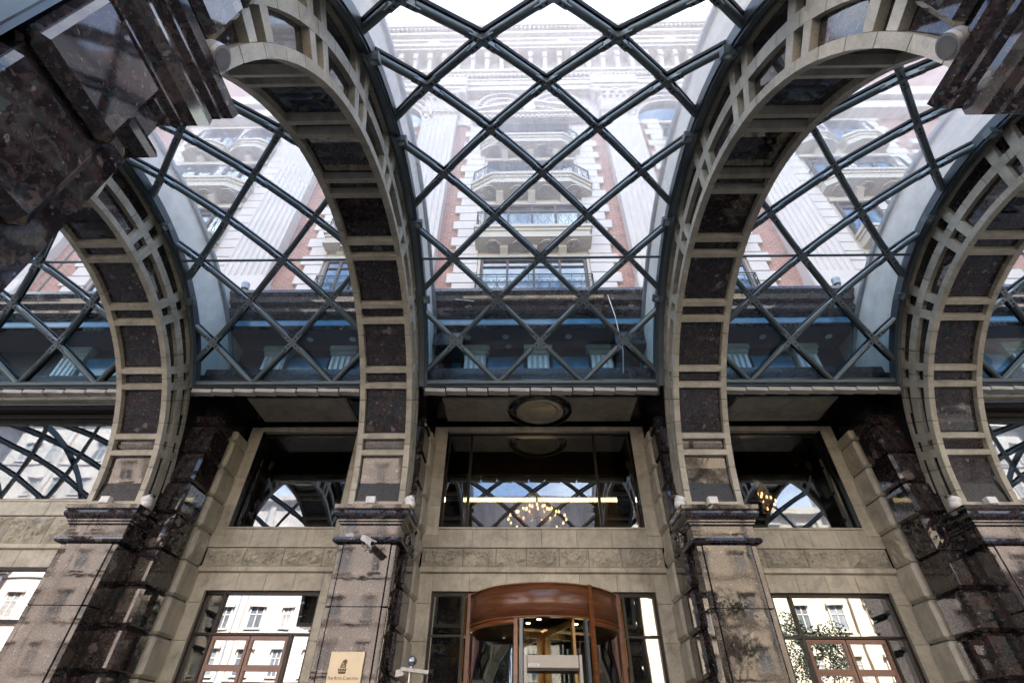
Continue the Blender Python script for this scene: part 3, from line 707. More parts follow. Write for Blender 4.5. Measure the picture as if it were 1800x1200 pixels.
# ---------------------------------------------------------------- glass roof
def vp(x, k, dr=0.): t = rad(30.62+11.937*k); r = RV+dr; return Vector((x, C2[0]+r*math.cos(t), C2[1]+r*math.sin(t)))
bays = [('middle', .2223, 1, AX[1]+.39, AX[2]-.39, 1.024), ('left', -3.3086, 0, AX[0]+.39, AX[1]-.39, .985), ('right', 2.7447, 0, AX[2]+.39, AX[3]-.39, .985),
        ('far left', -6.2442, 0, -12.6, AX[0]-.39, .985), ('far right', 6.697, 0, AX[3]+.39, 12.9, .985)]
for nm, x0, par, xa, xb, dx in bays:
    lab = {'middle': 'arched glass roof on steel lattice over the revolving door, in the middle', 'left': 'arched glass roof on steel lattice between the two left stone arches',
           'right': 'arched glass roof on steel lattice between the two right stone arches', 'far left': 'strip of steel lattice glass roof at the left edge', 'far right': 'sliver of steel lattice glass roof at the right edge'}[nm]
    gt = thing('glass_roof', lab, 'glass roof', ((xa+xb)/2, 4.96, 3.44), 'vaulted glass roofs between the arches')
    bow = 1.4225 if par == 1 else None
    KM = 10
    def X(j): return x0+.5*dx*j
    seg = MB()
    for k in range(KM):
        for j in range(-14, 15):
            if (j+k+par) % 2: continue
            for dj in (1, -1):
                xs, xe = X(j), X(j+dj); t0, t1 = 0., 1.
                # clip to bay
                for lim, sgn in ((xa, 1), (xb, -1)):
                    d0 = (xs-lim)*sgn; d1 = (xe-lim)*sgn
                    if d0 < 0 and d1 < 0: t0, t1 = 1, 0; break
                    if d0 < 0: t0 = max(t0, -d0/(d1-d0))
                    elif d1 < 0: t1 = min(t1, d0/(d0-d1))
                if t1-t0 < .06: continue
                P0, P1 = vp(xs, k), vp(xe, k+1)
                A = P0.lerp(P1, t0 if t0 > 0 else .0); B = P0.lerp(P1, t1)
                L = (P1-P0).length
                e0 = 0 if t0 > 0 or k == 0 else .115; e1 = 0 if t1 < 1 or k == KM-1 else .115
                d = (B-A).normalized(); A2 = A+d*e0; B2 = B-d*e1
                if (B2-A2).length < .03: continue
                MB().tube(A2, B2, .0325, 12).build('tube', STEEL, gt)
                mid = vp((xs+xe)/2, k+.5); nrm = (mid-Vector((mid.x, *C2))).normalized(); sd_ = d.cross(nrm).normalized()
                seg.obox((A+B)/2+nrm*.052, d*(B-A).length/2, nrm*.012, sd_*.028)
    seg.build('rubber_gasket', RUB, gt, kind='stuff')
    for k in range(1, KM):
        for j in range(-14, 15):
            if (j+k+par) % 2: continue
            if not xa+.02 < X(j) < xb-.02: continue
            m = MB(); bo = MB(); c = vp(X(j), k); nrm = (c-Vector((c.x, *C2))).normalized()
            m.tube(c-nrm*.038, c+nrm*.045, .026, 10)
            for dj, dk in ((1, 1), (1, -1), (-1, 1), (-1, -1)):
                q = vp(X(j+dj), k+dk); d = (q-c).normalized(); sd_ = d.cross(nrm).normalized()
                lim = .15
                if not xa < X(j)+d.x*lim < xb: continue
                m.obox(c+d*.085, d*.075, nrm*.017, sd_*.020)
                m.obox(c+d*.085-nrm*.022, d*.066, nrm*.004, sd_*.029)
                for t in (.065, .115): bo.tube(c+d*t-nrm*.032, c+d*t-nrm*.025, .010, 8)
            nn = m.build('node_plate', STEELL, gt); bo.build('bolts', BOLT, nn)
    # panes
    for k in range(-1, KM):
        for j in range(-14, 15):
            if (j+k+par) % 2: continue
            quad = [(X(j), max(k, 0)), (X(j+1), k+1), (X(j), min(k+2, KM)), (X(j-1), k+1)]
            if k == -1: quad = [(X(j-1), 0), (X(j+1), 0), (X(j), 1)]
            if k == KM-1: quad = [(X(j), k), (X(j+1), KM), (X(j-1), KM)]
            for lim, sgn in ((xa, 1), (xb, -1)):
                out = []
                for a, b in zip(quad, quad[1:]+quad[:1]):
                    da, db = (a[0]-lim)*sgn, (b[0]-lim)*sgn
                    if da >= 0: out.append(a)
                    if (da >= 0) != (db >= 0):
                        t = da/(da-db); out.append((a[0]+(b[0]-a[0])*t, a[1]+(b[1]-a[1])*t))
                quad = out
                if len(quad) < 3: break
            if len(quad) < 3: continue
            cx = sum(p[0] for p in quad)/len(quad); cz = sum(p[1] for p in quad)/len(quad)
            vs = [vp(cx+(p[0]-cx)*.99, cz+(p[1]-cz)*.99, .066) for p in quad]; cc = vp(cx, cz, .062)
            n = len(vs)
            MB().add(vs+[cc], [(i, (i+1) % n, n) for i in range(n)]).build('glass_pane', VGB if k <= 0 else VGL, gt)
    for k in (0, KM):
        MB().tube(vp(xa-.0, k, -.0), vp(xb, k, -.0), .042 if k == 0 else .018, 14).build('edge_tube', STEEL, gt)
    MB().tube(vp(xa, 3, .0), vp(xb, 3, .0), .015, 8).build('tie_rod', STEEL, gt)
    for x in ((xa, xb) if nm not in ('far left', 'far right') else ((xb, -7.3, -8.9, -10.6) if nm == 'far left' else (xa, 7.8, 9.4, 11.1))):
        if 1: MB().arc(lambda d: RV-.05, lambda d: RV+.05, 27, 148, x-.016, x+.016, 40, C2).build('edge_channel', STEELD, gt)
    # foot: lapped flashing and gutter
    n = max(4, round((xb-xa)/.262)); w = (xb-xa)/n
    for k in range(n):
        a = xa+w*k
        MB().add([(a+.004, 4.93, 3.376), (a+w-.012, 4.93, 3.366), (a+w-.012, 4.93, 3.318), (a+.004, 4.93, 3.330), (a+.004, 5.02, 3.376), (a+w-.012, 5.02, 3.366), (a+w-.012, 5.02, 3.318), (a+.004, 5.02, 3.330)],
                 [(0, 1, 2, 3), (7, 6, 5, 4), (0, 4, 5, 1), (1, 5, 6, 2), (2, 6, 7, 3), (3, 7, 4, 0)]).build('flashing_piece', FIN, gt)
    MB().box(xa, xb, 4.915, 5.1, 3.380, 3.392).build('gutter_tray', STEELD, gt)
    MB().box(xa-.05, xb+.05, 4.99, 5.045, 3.394, 3.62).build('lintel', DGRAN, gt)

# ---------------------------------------------------------------- granite piers
ZC = [2.776-.372*k for k in range(-2, 10)]   # course joints
plab = ['left granite pier with pale reflections, left of the left brown doors', 'granite pier with the gold plaque and white camera', 'granite pier right of the revolving door, with mirrored tree shadows', 'rightmost granite pier at the lower right edge']
CAPP = [(.0, 1.60), (.045, 1.615), (.055, 1.635), (.045, 1.66), (.012, 1.675), (.012, 1.785), (.03, 1.80), (.03, 1.815), (.045, 1.825), (.045, 1.84), (.055, 1.85), (.075, 1.87), (.085, 1.895), (.08, 1.92), (.07, 1.93), (.09, 1.94), (.095, 1.98), (0, 1.98)]
def jamb_blocks(par, xe, xj, y0, y1, m, rockm, proud=0., rockz=1.66, xin=.0):
    # chamfered courses between pier edge xe and jamb plane xj
    s_ = 1 if xj > xe else -1
    for z in ZC:
        z0, z1 = max(z-.372, PZ), min(z, 3.30)
        if z1-z0 < .05: continue
        a, b = sorted((xe-s_*.03, xj+s_*proud))
        if abs(z-.372-1.66) < .02:
            mb = MB().box(*sorted((xe-s_*.03, xj-s_*.02)), y0+.025, y1-.01, z0+.006, z1-.006)
            mb.rock((xj-s_*.02, y0+.02, z0+.01), (0, y1-y0-.03, 0), (0, 0, z1-z0-.02), (s_, 0, 0), .02, .05, 8, 8, z+xe)
            if rockm is GR or rockm is ROCK and y0 < 5.5: pass
            if abs(xj-xe) > .1 and y0 < 5.5:
                mb.rock((min(xe, xj)+.0, y0+.022, z0+.01), (abs(xj-xe)-.02, 0, 0), (0, 0, z1-z0-.02), (0, -1, 0), .02, .05, 8, 8, z+xe+3)
            mb.build('rock_faced_block', rockm, par)
        else:
            MB().box(a, b, y0, y1-.004, z0+.005, z1-.005, .03).build('block', m, par)
for i, ax in enumerate(AX):
    pt = thing('granite_pier', plab[i], 'pier', (ax, 5.1, PZ), 'granite piers under the arches')
    core = MB().box(ax-.27, ax+.27, 5.14, 6.2, PZ, 3.6).build('core', DGRAN, pt)
    for z0, z1 in ((PZ, .30), (.30, 1.04), (1.04, 1.605)):
        m = MB().box(ax-.235, ax+.235, 5.1, 5.16, z0+.002, z1-.002, .002).build('shaft_slab', GR, pt)
        for s_ in (1, -1):
            MB().box(*sorted((ax+s_*.240, ax+s_*.297)), 5.108, 5.30, z0+.002, z1-.002, .006).build('corner_slab', GR, pt)
    MB().sweep(ax-.297, ax+.297, 5.105, 5.45, CAPP).build('capital', GR, pt)
    MB().box(ax-.33, ax+.33, 5.06, 5.42, PZ, PZ+.3, .02).build('plinth', GR, pt)
    for s_ in (1, -1):
        inner = i in (1, 2)
        far = (i == 0 and s_ == -1) or (i == 3 and s_ == 1)
        xe = ax+s_*(.24 if inner else .27)
        xj = ax+s_*(.352 if inner else .560)
        if far: continue
        jamb_blocks(pt, xe, xj, 5.39, 5.8, GR, GR)
    # uplight on capital, round spot beside it
for i, ax in enumerate(AX):
    m = MB().box(ax-.09, ax+.01, 5.03, 5.10, 2.0, 2.075, .006); m.box(ax-.06, ax+.03, 5.06, 5.12, 1.981, 2.0)
    lab = ['first', 'second', 'third', 'fourth'][i]
    o = m.build('uplight_box', WHITE, label='small white uplight box on the capital of the %s pier from the left' % lab, cat='light fitting', group='white uplight boxes on the capitals', loc=(ax, 5.06, 1.98))
    s_ = 1 if i < 2 else -1
    xs = ax+s_*.375
    t = thing('round_spotlight', 'white drum spotlight on the capital corner of the %s pier from the left' % lab, 'spotlight', (xs, 5.12, 1.98), 'round spotlights beside the capitals')
    MB().lathe([(.0, 0), (.045, .004), (.056, .03), (.056, .062), (.052, .066), (.056, .07), (.056, .11), (.045, .125), (0, .128)], (xs, 5.13, 1.975), (-s_*.25, -.1, 1), 20).build('housing', WHITE, t)
    MB().lathe([(.047, .0), (.047, .01)], (xs, 5.13, 2.10), (-s_*.25, -.1, 1), 16).build('lens', LENS, t)
    MB().box(xs-.015, xs+.015, 5.13, 5.2, 1.93, 1.98).build('bracket', GREYP, t)

# ---------------------------------------------------------------- near piers beside the viewer
for s_, ax, lab in ((1, AX[1], 'near granite pier filling the upper left corner'), (-1, AX[2], 'near granite pier at the upper right corner')):
    nt = thing('near_granite_pier', lab, 'pier', (ax, .6, GZ), 'near granite piers')
    MB().box(ax-.298, ax+.298, .46, .826, GZ, 1.95).build('shaft', GR, nt)
    MB().sweep(ax-.298, ax+.298, .52, .80, [(.0, 1.47), (.045, 1.49), (.055, 1.51), (.045, 1.535), (.012, 1.55), (.012, 1.66), (.03, 1.68), (.03, 1.70), (.05, 1.715), (.05, 1.735), (.075, 1.76), (.095, 1.80), (.09, 1.84), (.08, 1.85), (.105, 1.87), (.105, 1.90), (.125, 1.915), (.13, 1.96), (0, 1.96)]).build('capital', GR, nt)
    for sd2 in (s_, -s_):
        for k in range(-7, 6):
            z0 = 1.345+.39*k; z1 = z0+.35
            if z0 > 3.3: continue
            MB().box(*sorted((ax+sd2*.27, ax+sd2*.372)), .425, .735, max(z0, GZ), min(z1, 3.3), .032).build('block', GR, nt)
            MB().box(*sorted((ax+sd2*.27, ax+sd2*.325)), .45, .72, max(z1-.01, GZ), min(z1+.05, 3.3)).build('joint_band', DGRAN, nt)
    MB().box(ax-.25, ax+.25, -.2, .5, GZ, 3.3).build('core', DGRAN, nt)
    fr = MB(); xi = ax+s_*.36
    fr.box(*sorted((ax+s_*.2, xi-s_*.02)), .05, .415, GZ, 3.3); fr.box(*sorted((xi-s_*.03, xi+s_*.02)), .34, .39, GZ, 3.3, .008); fr.box(*sorted((xi-s_*.03, xi+s_*.01)), .2, .31, GZ, 3.3, .006)
    fr.build('steel_frame', STEELL, nt)
    # spot
    sp = (ax+s_*.36, .75, 2.075)
    t = thing('round_spotlight', 'large grey drum spotlight on the near %s capital' % ('left' if s_ > 0 else 'right'), 'spotlight', sp, 'near drum spotlights')
    dv = Vector((s_*.86, .25, -.28)).normalized(); sp_ = Vector(sp)
    MB().tube(sp_-dv*.04, sp_-dv*.005, .036, 32, .052).tube(sp_-dv*.004, sp_+dv*.026, .054, 32).tube(sp_+dv*.028, sp_+dv*.046, .054, 32, .050).build('housing', GREYP, t)
    MB().tube(sp_-dv*.002, sp_+dv*.043, .049, 32).build('groove_core', BOLT, t)
    MB().tube(sp_+dv*.0465, sp_+dv*.049, .040, 32).build('lens', LENS, t)
    MB().box(sp[0]-s_*.1, sp[0]-s_*.02, .70, .80, 1.962, 1.99).box(sp[0]-.02, sp[0]+.02, .76, .79, 1.97, 2.03).build('bracket', CHR, t)

# ---------------------------------------------------------------- floodlights clipped to the arch flanges
fl = 0
names_ = {0: 'leftmost', 1: 'second', 2: 'third', 3: 'rightmost'}
hts = {61: 'lowest', 81: 'second lowest', 102: 'second highest', 122.5: 'highest'}
for ai, s_, angs in ((0, 1, (61, 81)), (1, 1, (61, 81, 102, 122.5)), (2, -1, (61, 81, 102, 122.5)), (3, -1, (61, 81, 102))):
    for d in angs:
        ax = AX[ai]; t = rad(d); r = 2.40+sh(d); x = ax+s_*.405
        c = Vector((x, C1[0]+r*math.cos(t), C1[1]+r*math.sin(t))); rn = Vector((0, math.cos(t), math.sin(t))); tn = Vector((0, -math.sin(t), math.cos(t)))
        ft = thing('floodlight', '%s small square floodlight on the %s arch flange' % (hts[d], names_[ai]), 'floodlight', c, 'small floodlights on the arch flanges')
        b = MB().obox(c-rn*.05+Vector((s_*.01, 0, 0)), (.045, 0, 0), tn*.04, rn*.035); b.build('housing', STEEL, ft)
        MB().tube(c-rn*.084+Vector((s_*.01, 0, 0)), c-rn*.088+Vector((s_*.01, 0, 0)), .028, 14).build('lens', LENS, ft)
        MB().obox(c-rn*.03-Vector((s_*.06, 0, 0)), (.03, 0, 0), tn*.035, rn*.006).obox(c-rn*.05-Vector((s_*.045, 0, 0)), (.008, 0, 0), tn*.035, rn*.04).build('bracket', STEELL, ft)

# ---------------------------------------------------------------- entrance bays
YW = 6.13
def slab_col(par, x0, x1, z0, z1, y=YW, m=BE, h=.372):
    zs = [z0]+[z for z in sorted(ZC) if z0+.06 < z < z1-.06]+[z1]
    for a, b in zip(zs[:-1], zs[1:]): MB().box(x0, x1, y, y+.14, a+.0015, b-.0015, .002).build('stone_slab', m, par)
def slab_row(par, xs, z0, z1, y=YW, m=BE):
    for a, b in zip(xs[:-1], xs[1:]): MB().box(a+.0015, b-.0015, y, y+.14, z0, z1, .002).build('stone_slab', m, par)
def band(par, xs, y, z0=1.672, z1=1.885):
    MB().box(xs[0], xs[-1], y+.012, y+.14, z0, z1).build('band_backing', JOINT, par)
    for i, (a, b) in enumerate(zip(xs[:-1], xs[1:])):
        MB().rock((a+.004, y+.0, z0+.004), (b-a-.008, 0, 0), (0, 0, z1-z0-.008), (0, -1, 0), .011, .075, 30, 16, a*3+b).build('split_face_stone', ROCK, par)
def lin(a, b, n): return [a+(b-a)*k/n for k in range(n+1)]
def bay(idx, xc, x0, x1, hwo, label, center=False):
    t = thing('entrance_bay', label, 'facade bay', (xc, YW, PZ), 'stone facade bays between the piers')
    o0, o1 = xc-hwo, xc+hwo
    # backing
    MB().box(x0-.2, o0-.0, YW+.1, YW+.22, PZ, 3.8).box(o1+.0, x1+.2, YW+.1, YW+.22, PZ, 3.8).box(o0, o1, YW+.1, YW+.22, 1.412, 2.13).box(o0, o1, YW+.1, YW+.22, 3.464, 3.8).build('wall_backing', DGRAN, t)
    slab_col(t, x0-.02, o0, PZ, 1.60); slab_col(t, o1, x1+.02, PZ, 1.60)
    slab_col(t, x0-.02, o0, 1.90, 3.53); slab_col(t, o1, x1+.02, 1.90, 3.53)
    n = 6 if center else 4
    slab_row(t, lin(o0, o1, n), 1.412, 1.60); slab_row(t, lin(o0, o1, n), 1.90, 2.105); slab_row(t, lin(o0, o1, 5 if center else 3), 3.464, 3.53, YW)
    MB().box(o0, o1, YW-.012, YW+.2, 2.107, 2.132, .004).build('sill', BE, t)
    MB().prism([(YW-.035, 1.612), (YW-.035, 1.66), (YW-.01, 1.672), (YW+.1, 1.672), (YW+.1, 1.602), (YW-.005, 1.602)], 0, x0, x1).build('ledge', BE, t)
    MB().prism([(YW-.018, 1.888), (YW-.018, 1.899), (YW+.1, 1.899), (YW+.1, 1.886)], 0, x0, x1).build('fillet', BE, t)
    xs = [-1.2, -.711, -.319, .038, .428, .772, 1.16, 1.653] if center else lin(x0, x1, 4)
    band(t, xs, YW)
    # quoined reveals
    jamb_blocks(t, x0-.1, x0, 5.8, YW+.02, BE, ROCK, .012); jamb_blocks(t, x1+.1, x1, 5.8, YW+.02, BE, ROCK, .012)
    for ra, rb in ((x0-.3, x0-.09), (x1+.09, x1+.3)): MB().box(ra, rb, 5.45, YW+.1, PZ, 3.6).build('reveal_core', DGRAN, t)
    # soffit
    s0, s1 = (x0+.15, x1-.15) if center else (xc-.66, xc+.66)
    MB().box(x0-.4, x1+.4, 5.05, YW+.1, 3.60, 3.75).build('soffit', DGRAN, t)
    MB().sweep(s0, s1, 5.48, 6.07, [(0, 3.60), (0, 3.585), (-.012, 3.583), (-.02, 3.572), (-.035, 3.572), (-.042, 3.580), (-.06, 3.580)]).build('soffit_panel', BE, t)
    if center:
        m = (.2385, 5.778)
        MB().lathe([(.001, 3.567), (.45, 3.567), (.45, 3.60)], (m[0], m[1], 0), n=48, cap=False).build('medallion_rim', BE, t)
        md = MB().lathe([(.315, 3.5655), (.43, 3.5655), (.43, 3.568)], (m[0], m[1], 0), n=48, cap=False).build('medallion_ring', GR, t)
        d = MB().lathe([(.001, 3.562), (.205, 3.562), (.21, 3.558), (.225, 3.558), (.23, 3.563), (.285, 3.563), (.29, 3.55), (.315, 3.55), (.315, 3.568)], (m[0], m[1], 0), n=48, cap=False).build('medallion', BE, md)
    # upper window
    yg = YW+.10
    fm = MB(); ft = .022
    fm.box(o0, o1, yg-.02, yg+.03, 2.132, 2.132+ft).box(o0, o1, yg-.02, yg+.03, 3.464-ft, 3.464).box(o0, o0+ft, yg-.02, yg+.03, 2.13, 3.46).box(o1-ft, o1, yg-.02, yg+.03, 2.13, 3.46)
    mull = [-.705, .985] if center else []
    for x in mull: fm.box(x-.017, x+.017, yg-.02, yg+.03, 2.13, 3.46)
    wd = fm.build('upper_window', BLACKF, t)
    for ra, rb in ((o0, o0+.012), (o1-.012, o1)): MB().box(ra, rb, YW-.0, yg-.02, 2.133, 3.463).build('dark_reveal', DGRAN, wd)
    ex = [o0+ft]+mull+[o1-ft]
    for a, b in zip(ex[:-1], ex[1:]): MB().box(a+.015, b-.015, yg, yg+.006, 2.15, 3.445).build('pane', WGL, wd)
    def drape(xa_, xb_, name='curtain'):
        n = 26; vs = []
        for k in range(n+1):
            x = xa_+(xb_-xa_)*k/n; y = yg+.09+.02*math.sin(k*1.9)
            vs += [(x, y, 2.1), (x, y, 3.5)]
        MB().add(vs, [(2*k, 2*k+2, 2*k+3, 2*k+1) for k in range(n)], True).build(name, CLOTH, wd)
    drape(o0+.02, o0+.30 if not center else o0+.26); drape(o1-.30 if not center else o1-.26, o1-.02)
    if not center:
        s_ = 1 if xc < 0 else -1; xg = (o0+.09) if s_ > 0 else (o1-.09)
        MB().box(xg-.006, xg+.006, yg+.05, yg+.058, 2.15, 3.25).build('curtain_trim', GOLDC, wd)
    return t, x0, x1, o0, o1
bc, *_ = bay(0, CX, CX-1.4265, CX+1.4265, 1.263, 'middle facade bay with round ceiling medallion and wide window over the revolving door', True)
bl, lx0, lx1, lo0, lo1 = bay(1, -2.98, -3.80, -1.905, .667, 'left facade bay with brown doors, between the two left piers')
br_, rx0, rx1, ro0, ro1 = bay(2, 3.433, 2.358, 4.253, .667, 'right facade bay with brown doors, between the two right piers')
# lower side-bay doors
def doorset(xc, o0, o1, label):
    t = thing('glazed_doorset', label, 'doors', (xc, YW+.1, PZ), 'brown framed doors in the side bays')
    y = YW+.075; zt = 1.41; ztr = .985
    f = MB().box(o0, o1, y-.03, y+.03, zt-.03, zt).box(o0, o0+.03, y-.03, y+.03, PZ, zt).box(o1-.03, o1, y-.03, y+.03, PZ, zt)
    f.box(o0, o1, y-.035, y+.03, ztr-.012, ztr+.012)
    for x in (xc-.44, xc+.44): f.box(x-.013, x+.013, y-.038, y+.03, PZ, ztr if x > xc else zt)
    f.build('frame', BLACKF, t)
    MB().box(o0+.03, xc-.455, y, y+.006, ztr+.012, zt-.03).build('transom_pane', DGL, t); MB().box(xc-.425, o1-.03, y, y+.006, ztr+.012, zt-.03).build('transom_pane', DGL, t)
    for a, b in ((o0+.03, xc-.455), (xc+.455, o1-.03)): MB().box(a, b, y+.001, y+.007, PZ, ztr-.012).build('side_pane', DGL, t)
    for s_ in (-1, 1):
        a, b = sorted((xc+s_*.005, xc+s_*.42)); w = .03
        d = MB().box(a, a+w, y-.03, y+.025, PZ, .965).box(b-w, b, y-.03, y+.025, PZ, .965).box(a+w, b-w, y-.03, y+.025, .93, .965).box(a+w, b-w, y-.03, y+.025, .645, .70).box(a+w, b-w, y-.03, y+.025, PZ, PZ+.2)
        leaf = d.build('door', DOORW, t)
        MB().box(a+w, b-w, y-.006, y, .70, .93).build('pane', DGL, leaf); MB().box(a+w, b-w, y-.006, y, PZ+.2, .645).build('pane', DGL, leaf)
        MB().tube((xc+s_*.04, y-.07, .1), (xc+s_*.04, y-.07, .45), .01, 8).build('handle', BRONZE, leaf)
doorset(-2.98, lo0, lo1, 'brown glazed double doors in the left bay, mirroring a white building'); doorset(3.433, ro0, ro1, 'brown glazed double doors in the right bay, mirroring trees')
# far bays flush with the rusticated blocks
def farbay(xa, xb, s_, label):
    Y = 5.3; t = thing('entrance_bay', label, 'facade bay', ((xa+xb)/2, Y, PZ), 'stone facade bays between the piers')
    nz = [(3.17, 3.30), (1.975, 2.12), (1.43, 1.60)]
    n = 6
    MB().box(xa, xb, Y+.1, Y+.2, 3.19, 3.8).box(xa, xb, Y+.1, Y+.2, 1.45, 2.13).build('wall_backing', DGRAN, t)
    slab_row(t, lin(xa, xb, n), 1.43, 1.60, Y); slab_row(t, lin(xa, xb, n), 1.965, 2.118, Y)
    MB().box(xa, xb, Y-.01, Y+.2, 2.12, 2.14).build('sill', BE, t)
    MB().prism([(Y-.035, 1.612), (Y-.035, 1.65), (Y-.01, 1.662), (Y+.1, 1.662), (Y+.1, 1.602), (Y-.005, 1.602)], 0, xa, xb).build('ledge', BE, t)
    band(t, lin(xa, xb, 8), Y, 1.662, 1.955)
    MB().box(xa, xb, Y-.12, Y+.1, 3.235, 3.3).build('beam', DGRAN, t); MB().box(xa, xb, Y-.02, Y+.1, 3.17, 3.228).build('window_head', BLACKF, t)
    MB().box(xa, xb, 5.04, 5.16, 3.30, 3.33, .01).build('beam_moulding', BE, t)
    yg = Y+.035
    w = MB().box(xa, xb, yg-.02, yg+.03, 2.14, 2.155).box(xa, xb, yg-.02, yg+.03, 3.15, 3.17).build('upper_window', BLACKF, t)
    MB().box(xa, xb, yg, yg+.006, 2.155, 3.15).build('pane', WGL, w)
    d = MB().box(xa, xb, yg-.03, yg+.03, 1.40, 1.43).box(xa, xb, yg-.03, yg+.03, .93, .955)
    e = xb-.16 if s_ < 0 else xa+.16
    d.box(*sorted((e, e+s_*.03)), yg-.03, yg+.03, PZ, 1.43).box(*sorted((e+s_*1.0, e+s_*1.03)), yg-.03, yg+.03, PZ, 1.43)
    dw = d.build('lower_window', BLACKF, t)
    MB().box(xa, xb, yg, yg+.006, PZ, .93).build('pane', DGL, dw); MB().box(xa, xb, yg, yg+.006, .955, 1.40).build('pane', DGL, dw)
    MB().box(*sorted((e, e-s_*.2)), Y, Y+.14, PZ, 1.43).build('stone_slab', BE, t)
    MB().box(xa, xb, Y+.25, Y+.3, PZ, 3.5).build('dark_interior', ROOM, t)
farbay(-8.2, -4.66, -1, 'far left facade bay with large mirroring window, at the left edge'); farbay(5.11, 8.6, 1, 'far right facade bay with mirroring window, at the right edge')

# ---------------------------------------------------------------- lobby behind the windows
lb = thing('lobby_room', 'dim lobby seen through the windows, with gold cornice and warm cove light', 'room', (CX, 8.2, PZ))
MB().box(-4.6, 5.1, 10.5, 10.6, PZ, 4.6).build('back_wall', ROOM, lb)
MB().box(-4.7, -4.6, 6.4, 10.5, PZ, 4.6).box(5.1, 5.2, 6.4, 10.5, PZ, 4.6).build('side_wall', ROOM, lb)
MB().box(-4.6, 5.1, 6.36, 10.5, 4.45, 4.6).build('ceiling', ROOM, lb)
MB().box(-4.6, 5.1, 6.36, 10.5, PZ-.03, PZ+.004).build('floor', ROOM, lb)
MB().prism([(8.5, 3.40), (8.44, 3.36), (8.52, 3.32), (8.58, 3.20), (8.62, 3.12), (8.66, 3.06), (9.0, 3.06), (9.0, 3.40)], 0, U(-3.9), U(3.9)).build('cornice', OCHRE, lb)
dn = MB()
for k in range(70): x = U(-3.9)+k*.112; dn.box(x, x+.06, 8.50, 8.58, 3.235, 3.30)
dn.build('dentils', OCHRE, lb, kind='stuff')
MB().box(U(-3.9), U(3.9), 8.56, 8.60, 3.41, 3.50).build('cove_light', COVE, lb)
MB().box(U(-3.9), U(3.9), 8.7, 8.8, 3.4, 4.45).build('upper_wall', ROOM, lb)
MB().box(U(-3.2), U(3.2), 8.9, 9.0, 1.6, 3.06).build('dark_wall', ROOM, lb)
for s_ in (1, -1):
    MB().box(*sorted((U(s_*1.15), U(s_*1.32))), 8.7, 8.9, 1.0, 3.06).build('gold_pilaster', OCHRE, lb)
    if s_ < 0: MB().box(*sorted((U(s_*3.0), U(s_*3.6))), 7.1, 7.5, PZ, 4.45).build('gold_column', OCHRE, lb)
for px in ((-.62, 8.88, 2.70), (.78, 8.88, 2.70), (-.86, 8.88, 2.50), (1.0, 8.88, 2.50), (-.2, 8.88, 2.62), (1.2, 8.88, 2.9)):
    MB().lathe([(.018, 0), (.018, -.01)], px, (0, 1, 0), 10).build('downlight', SPOT, lb)
MB().box(U(-2.6), U(2.6), 8.0, 8.03, .55, .60).build('cove_strip', COVE, lb)
def chandelier(x, y, z, R, label, n1=16):
    t = thing('chandelier', label, 'chandelier', (x, y, z), 'lobby chandeliers')
    f = MB(); bu = []
    for ring, (r, n, dz) in enumerate(((R, n1, 0), (R*.68, n1-4, .09), (R*.36, n1-8, .17))):
        for k in range(n):
            a = 2*PI*(k+.5*ring)/n; e = Vector((x+r*math.cos(a), y+r*math.sin(a), z+dz)); c = Vector((x, y, z+.02+.06*ring))
            p = [c, c.lerp(e, .4)-Vector((0, 0, .07)), c.lerp(e, .8)-Vector((0, 0, .07)), e-Vector((0, 0, .04))]
            f.path(p, .0065, 5); f.tube(e-Vector((0, 0, .04)), e, .011, 6); bu.append(e)
    f.tube((x, y, z-.1), (x, y, z+.5), .02, 8); f.lathe([(.0, -.1), (.05, -.07), (.06, 0), (.03, .06), (.04, .12), (.02, .2)], (x, y, z), n=12)
    for k in range(6): a = k*PI/3; f.tube((x+.08*math.cos(a), y+.08*math.sin(a), z+.25), (x+.02*math.cos(a), y+.02*math.sin(a), z+1.3), .004, 4)
    f.build('arms', BRONZE, t)
    pl = bpy.data.lights.new('lamp_light', 'POINT'); pl.energy = 40*R; pl.color = (1, .62, .30); pl.shadow_soft_size = .5
    po_ = bpy.data.objects.new('lamp_light', pl); COL.objects.link(po_); po_.parent = t; po_.location = (0, 0, .3)
    for e in bu: MB().lathe([(.004, 0), (.013, .012), (.016, .03), (.009, .048), (.001, .06)], e, n=8).build('bulb', BULB, t)
chandelier(.22, 7.55, 2.72, .44, 'lit brass chandelier seen through the wide middle window')
chandelier(3.55, 7.55, 2.95, .32, 'smaller lit chandelier seen through the right upper window', 12)
chandelier(.3, 8.0, .40, .3, 'low lit chandelier glimpsed through the revolving door', 12)

# ---------------------------------------------------------------- revolving door
rd = thing('revolving_door', 'revolving glass door under a curved varnished wood drum', 'revolving door', (.225, 6.38, PZ))
RC = (.225, 6.385); RR = .853
def ring(r0, r1, z0, z1, a0, a1, n=40):
    m = MB(); vs = []
    for k in range(n+1):
        a = rad(a0+(a1-a0)*k/n)
        for r in (r0, r1):
            for z in (z0, z1): vs.append((RC[0]+r*math.cos(a), RC[1]+r*math.sin(a), z))
    fs = []
    for k in range(n):
        o = 4*k; e = o+4; fs += [(o, o+1, e+1, e), (o+2, e+2, e+3, o+3), (o, e, e+2, o+2), (o+1, o+3, e+3, e+1)]
    fs += [(0, 2, 3, 1), (4*n, 4*n+1, 4*n+3, 4*n+2)]
    m.add(vs, fs, False); return m
def smooth(o):
    for p in o.data.polygons: p.use_smooth = len(p.vertices) == 4 and abs(p.normal.z) < .5
    o.data.polygons[-1].use_smooth = False; return o
AP = [198, 263, 302.5, 342]
for a, b in ((197, 302.2), (302.8, 343)):
    smooth(ring(RR-.05, RR, 1.062, 1.352, a, b).build('wood_panel', WOODD, rd))
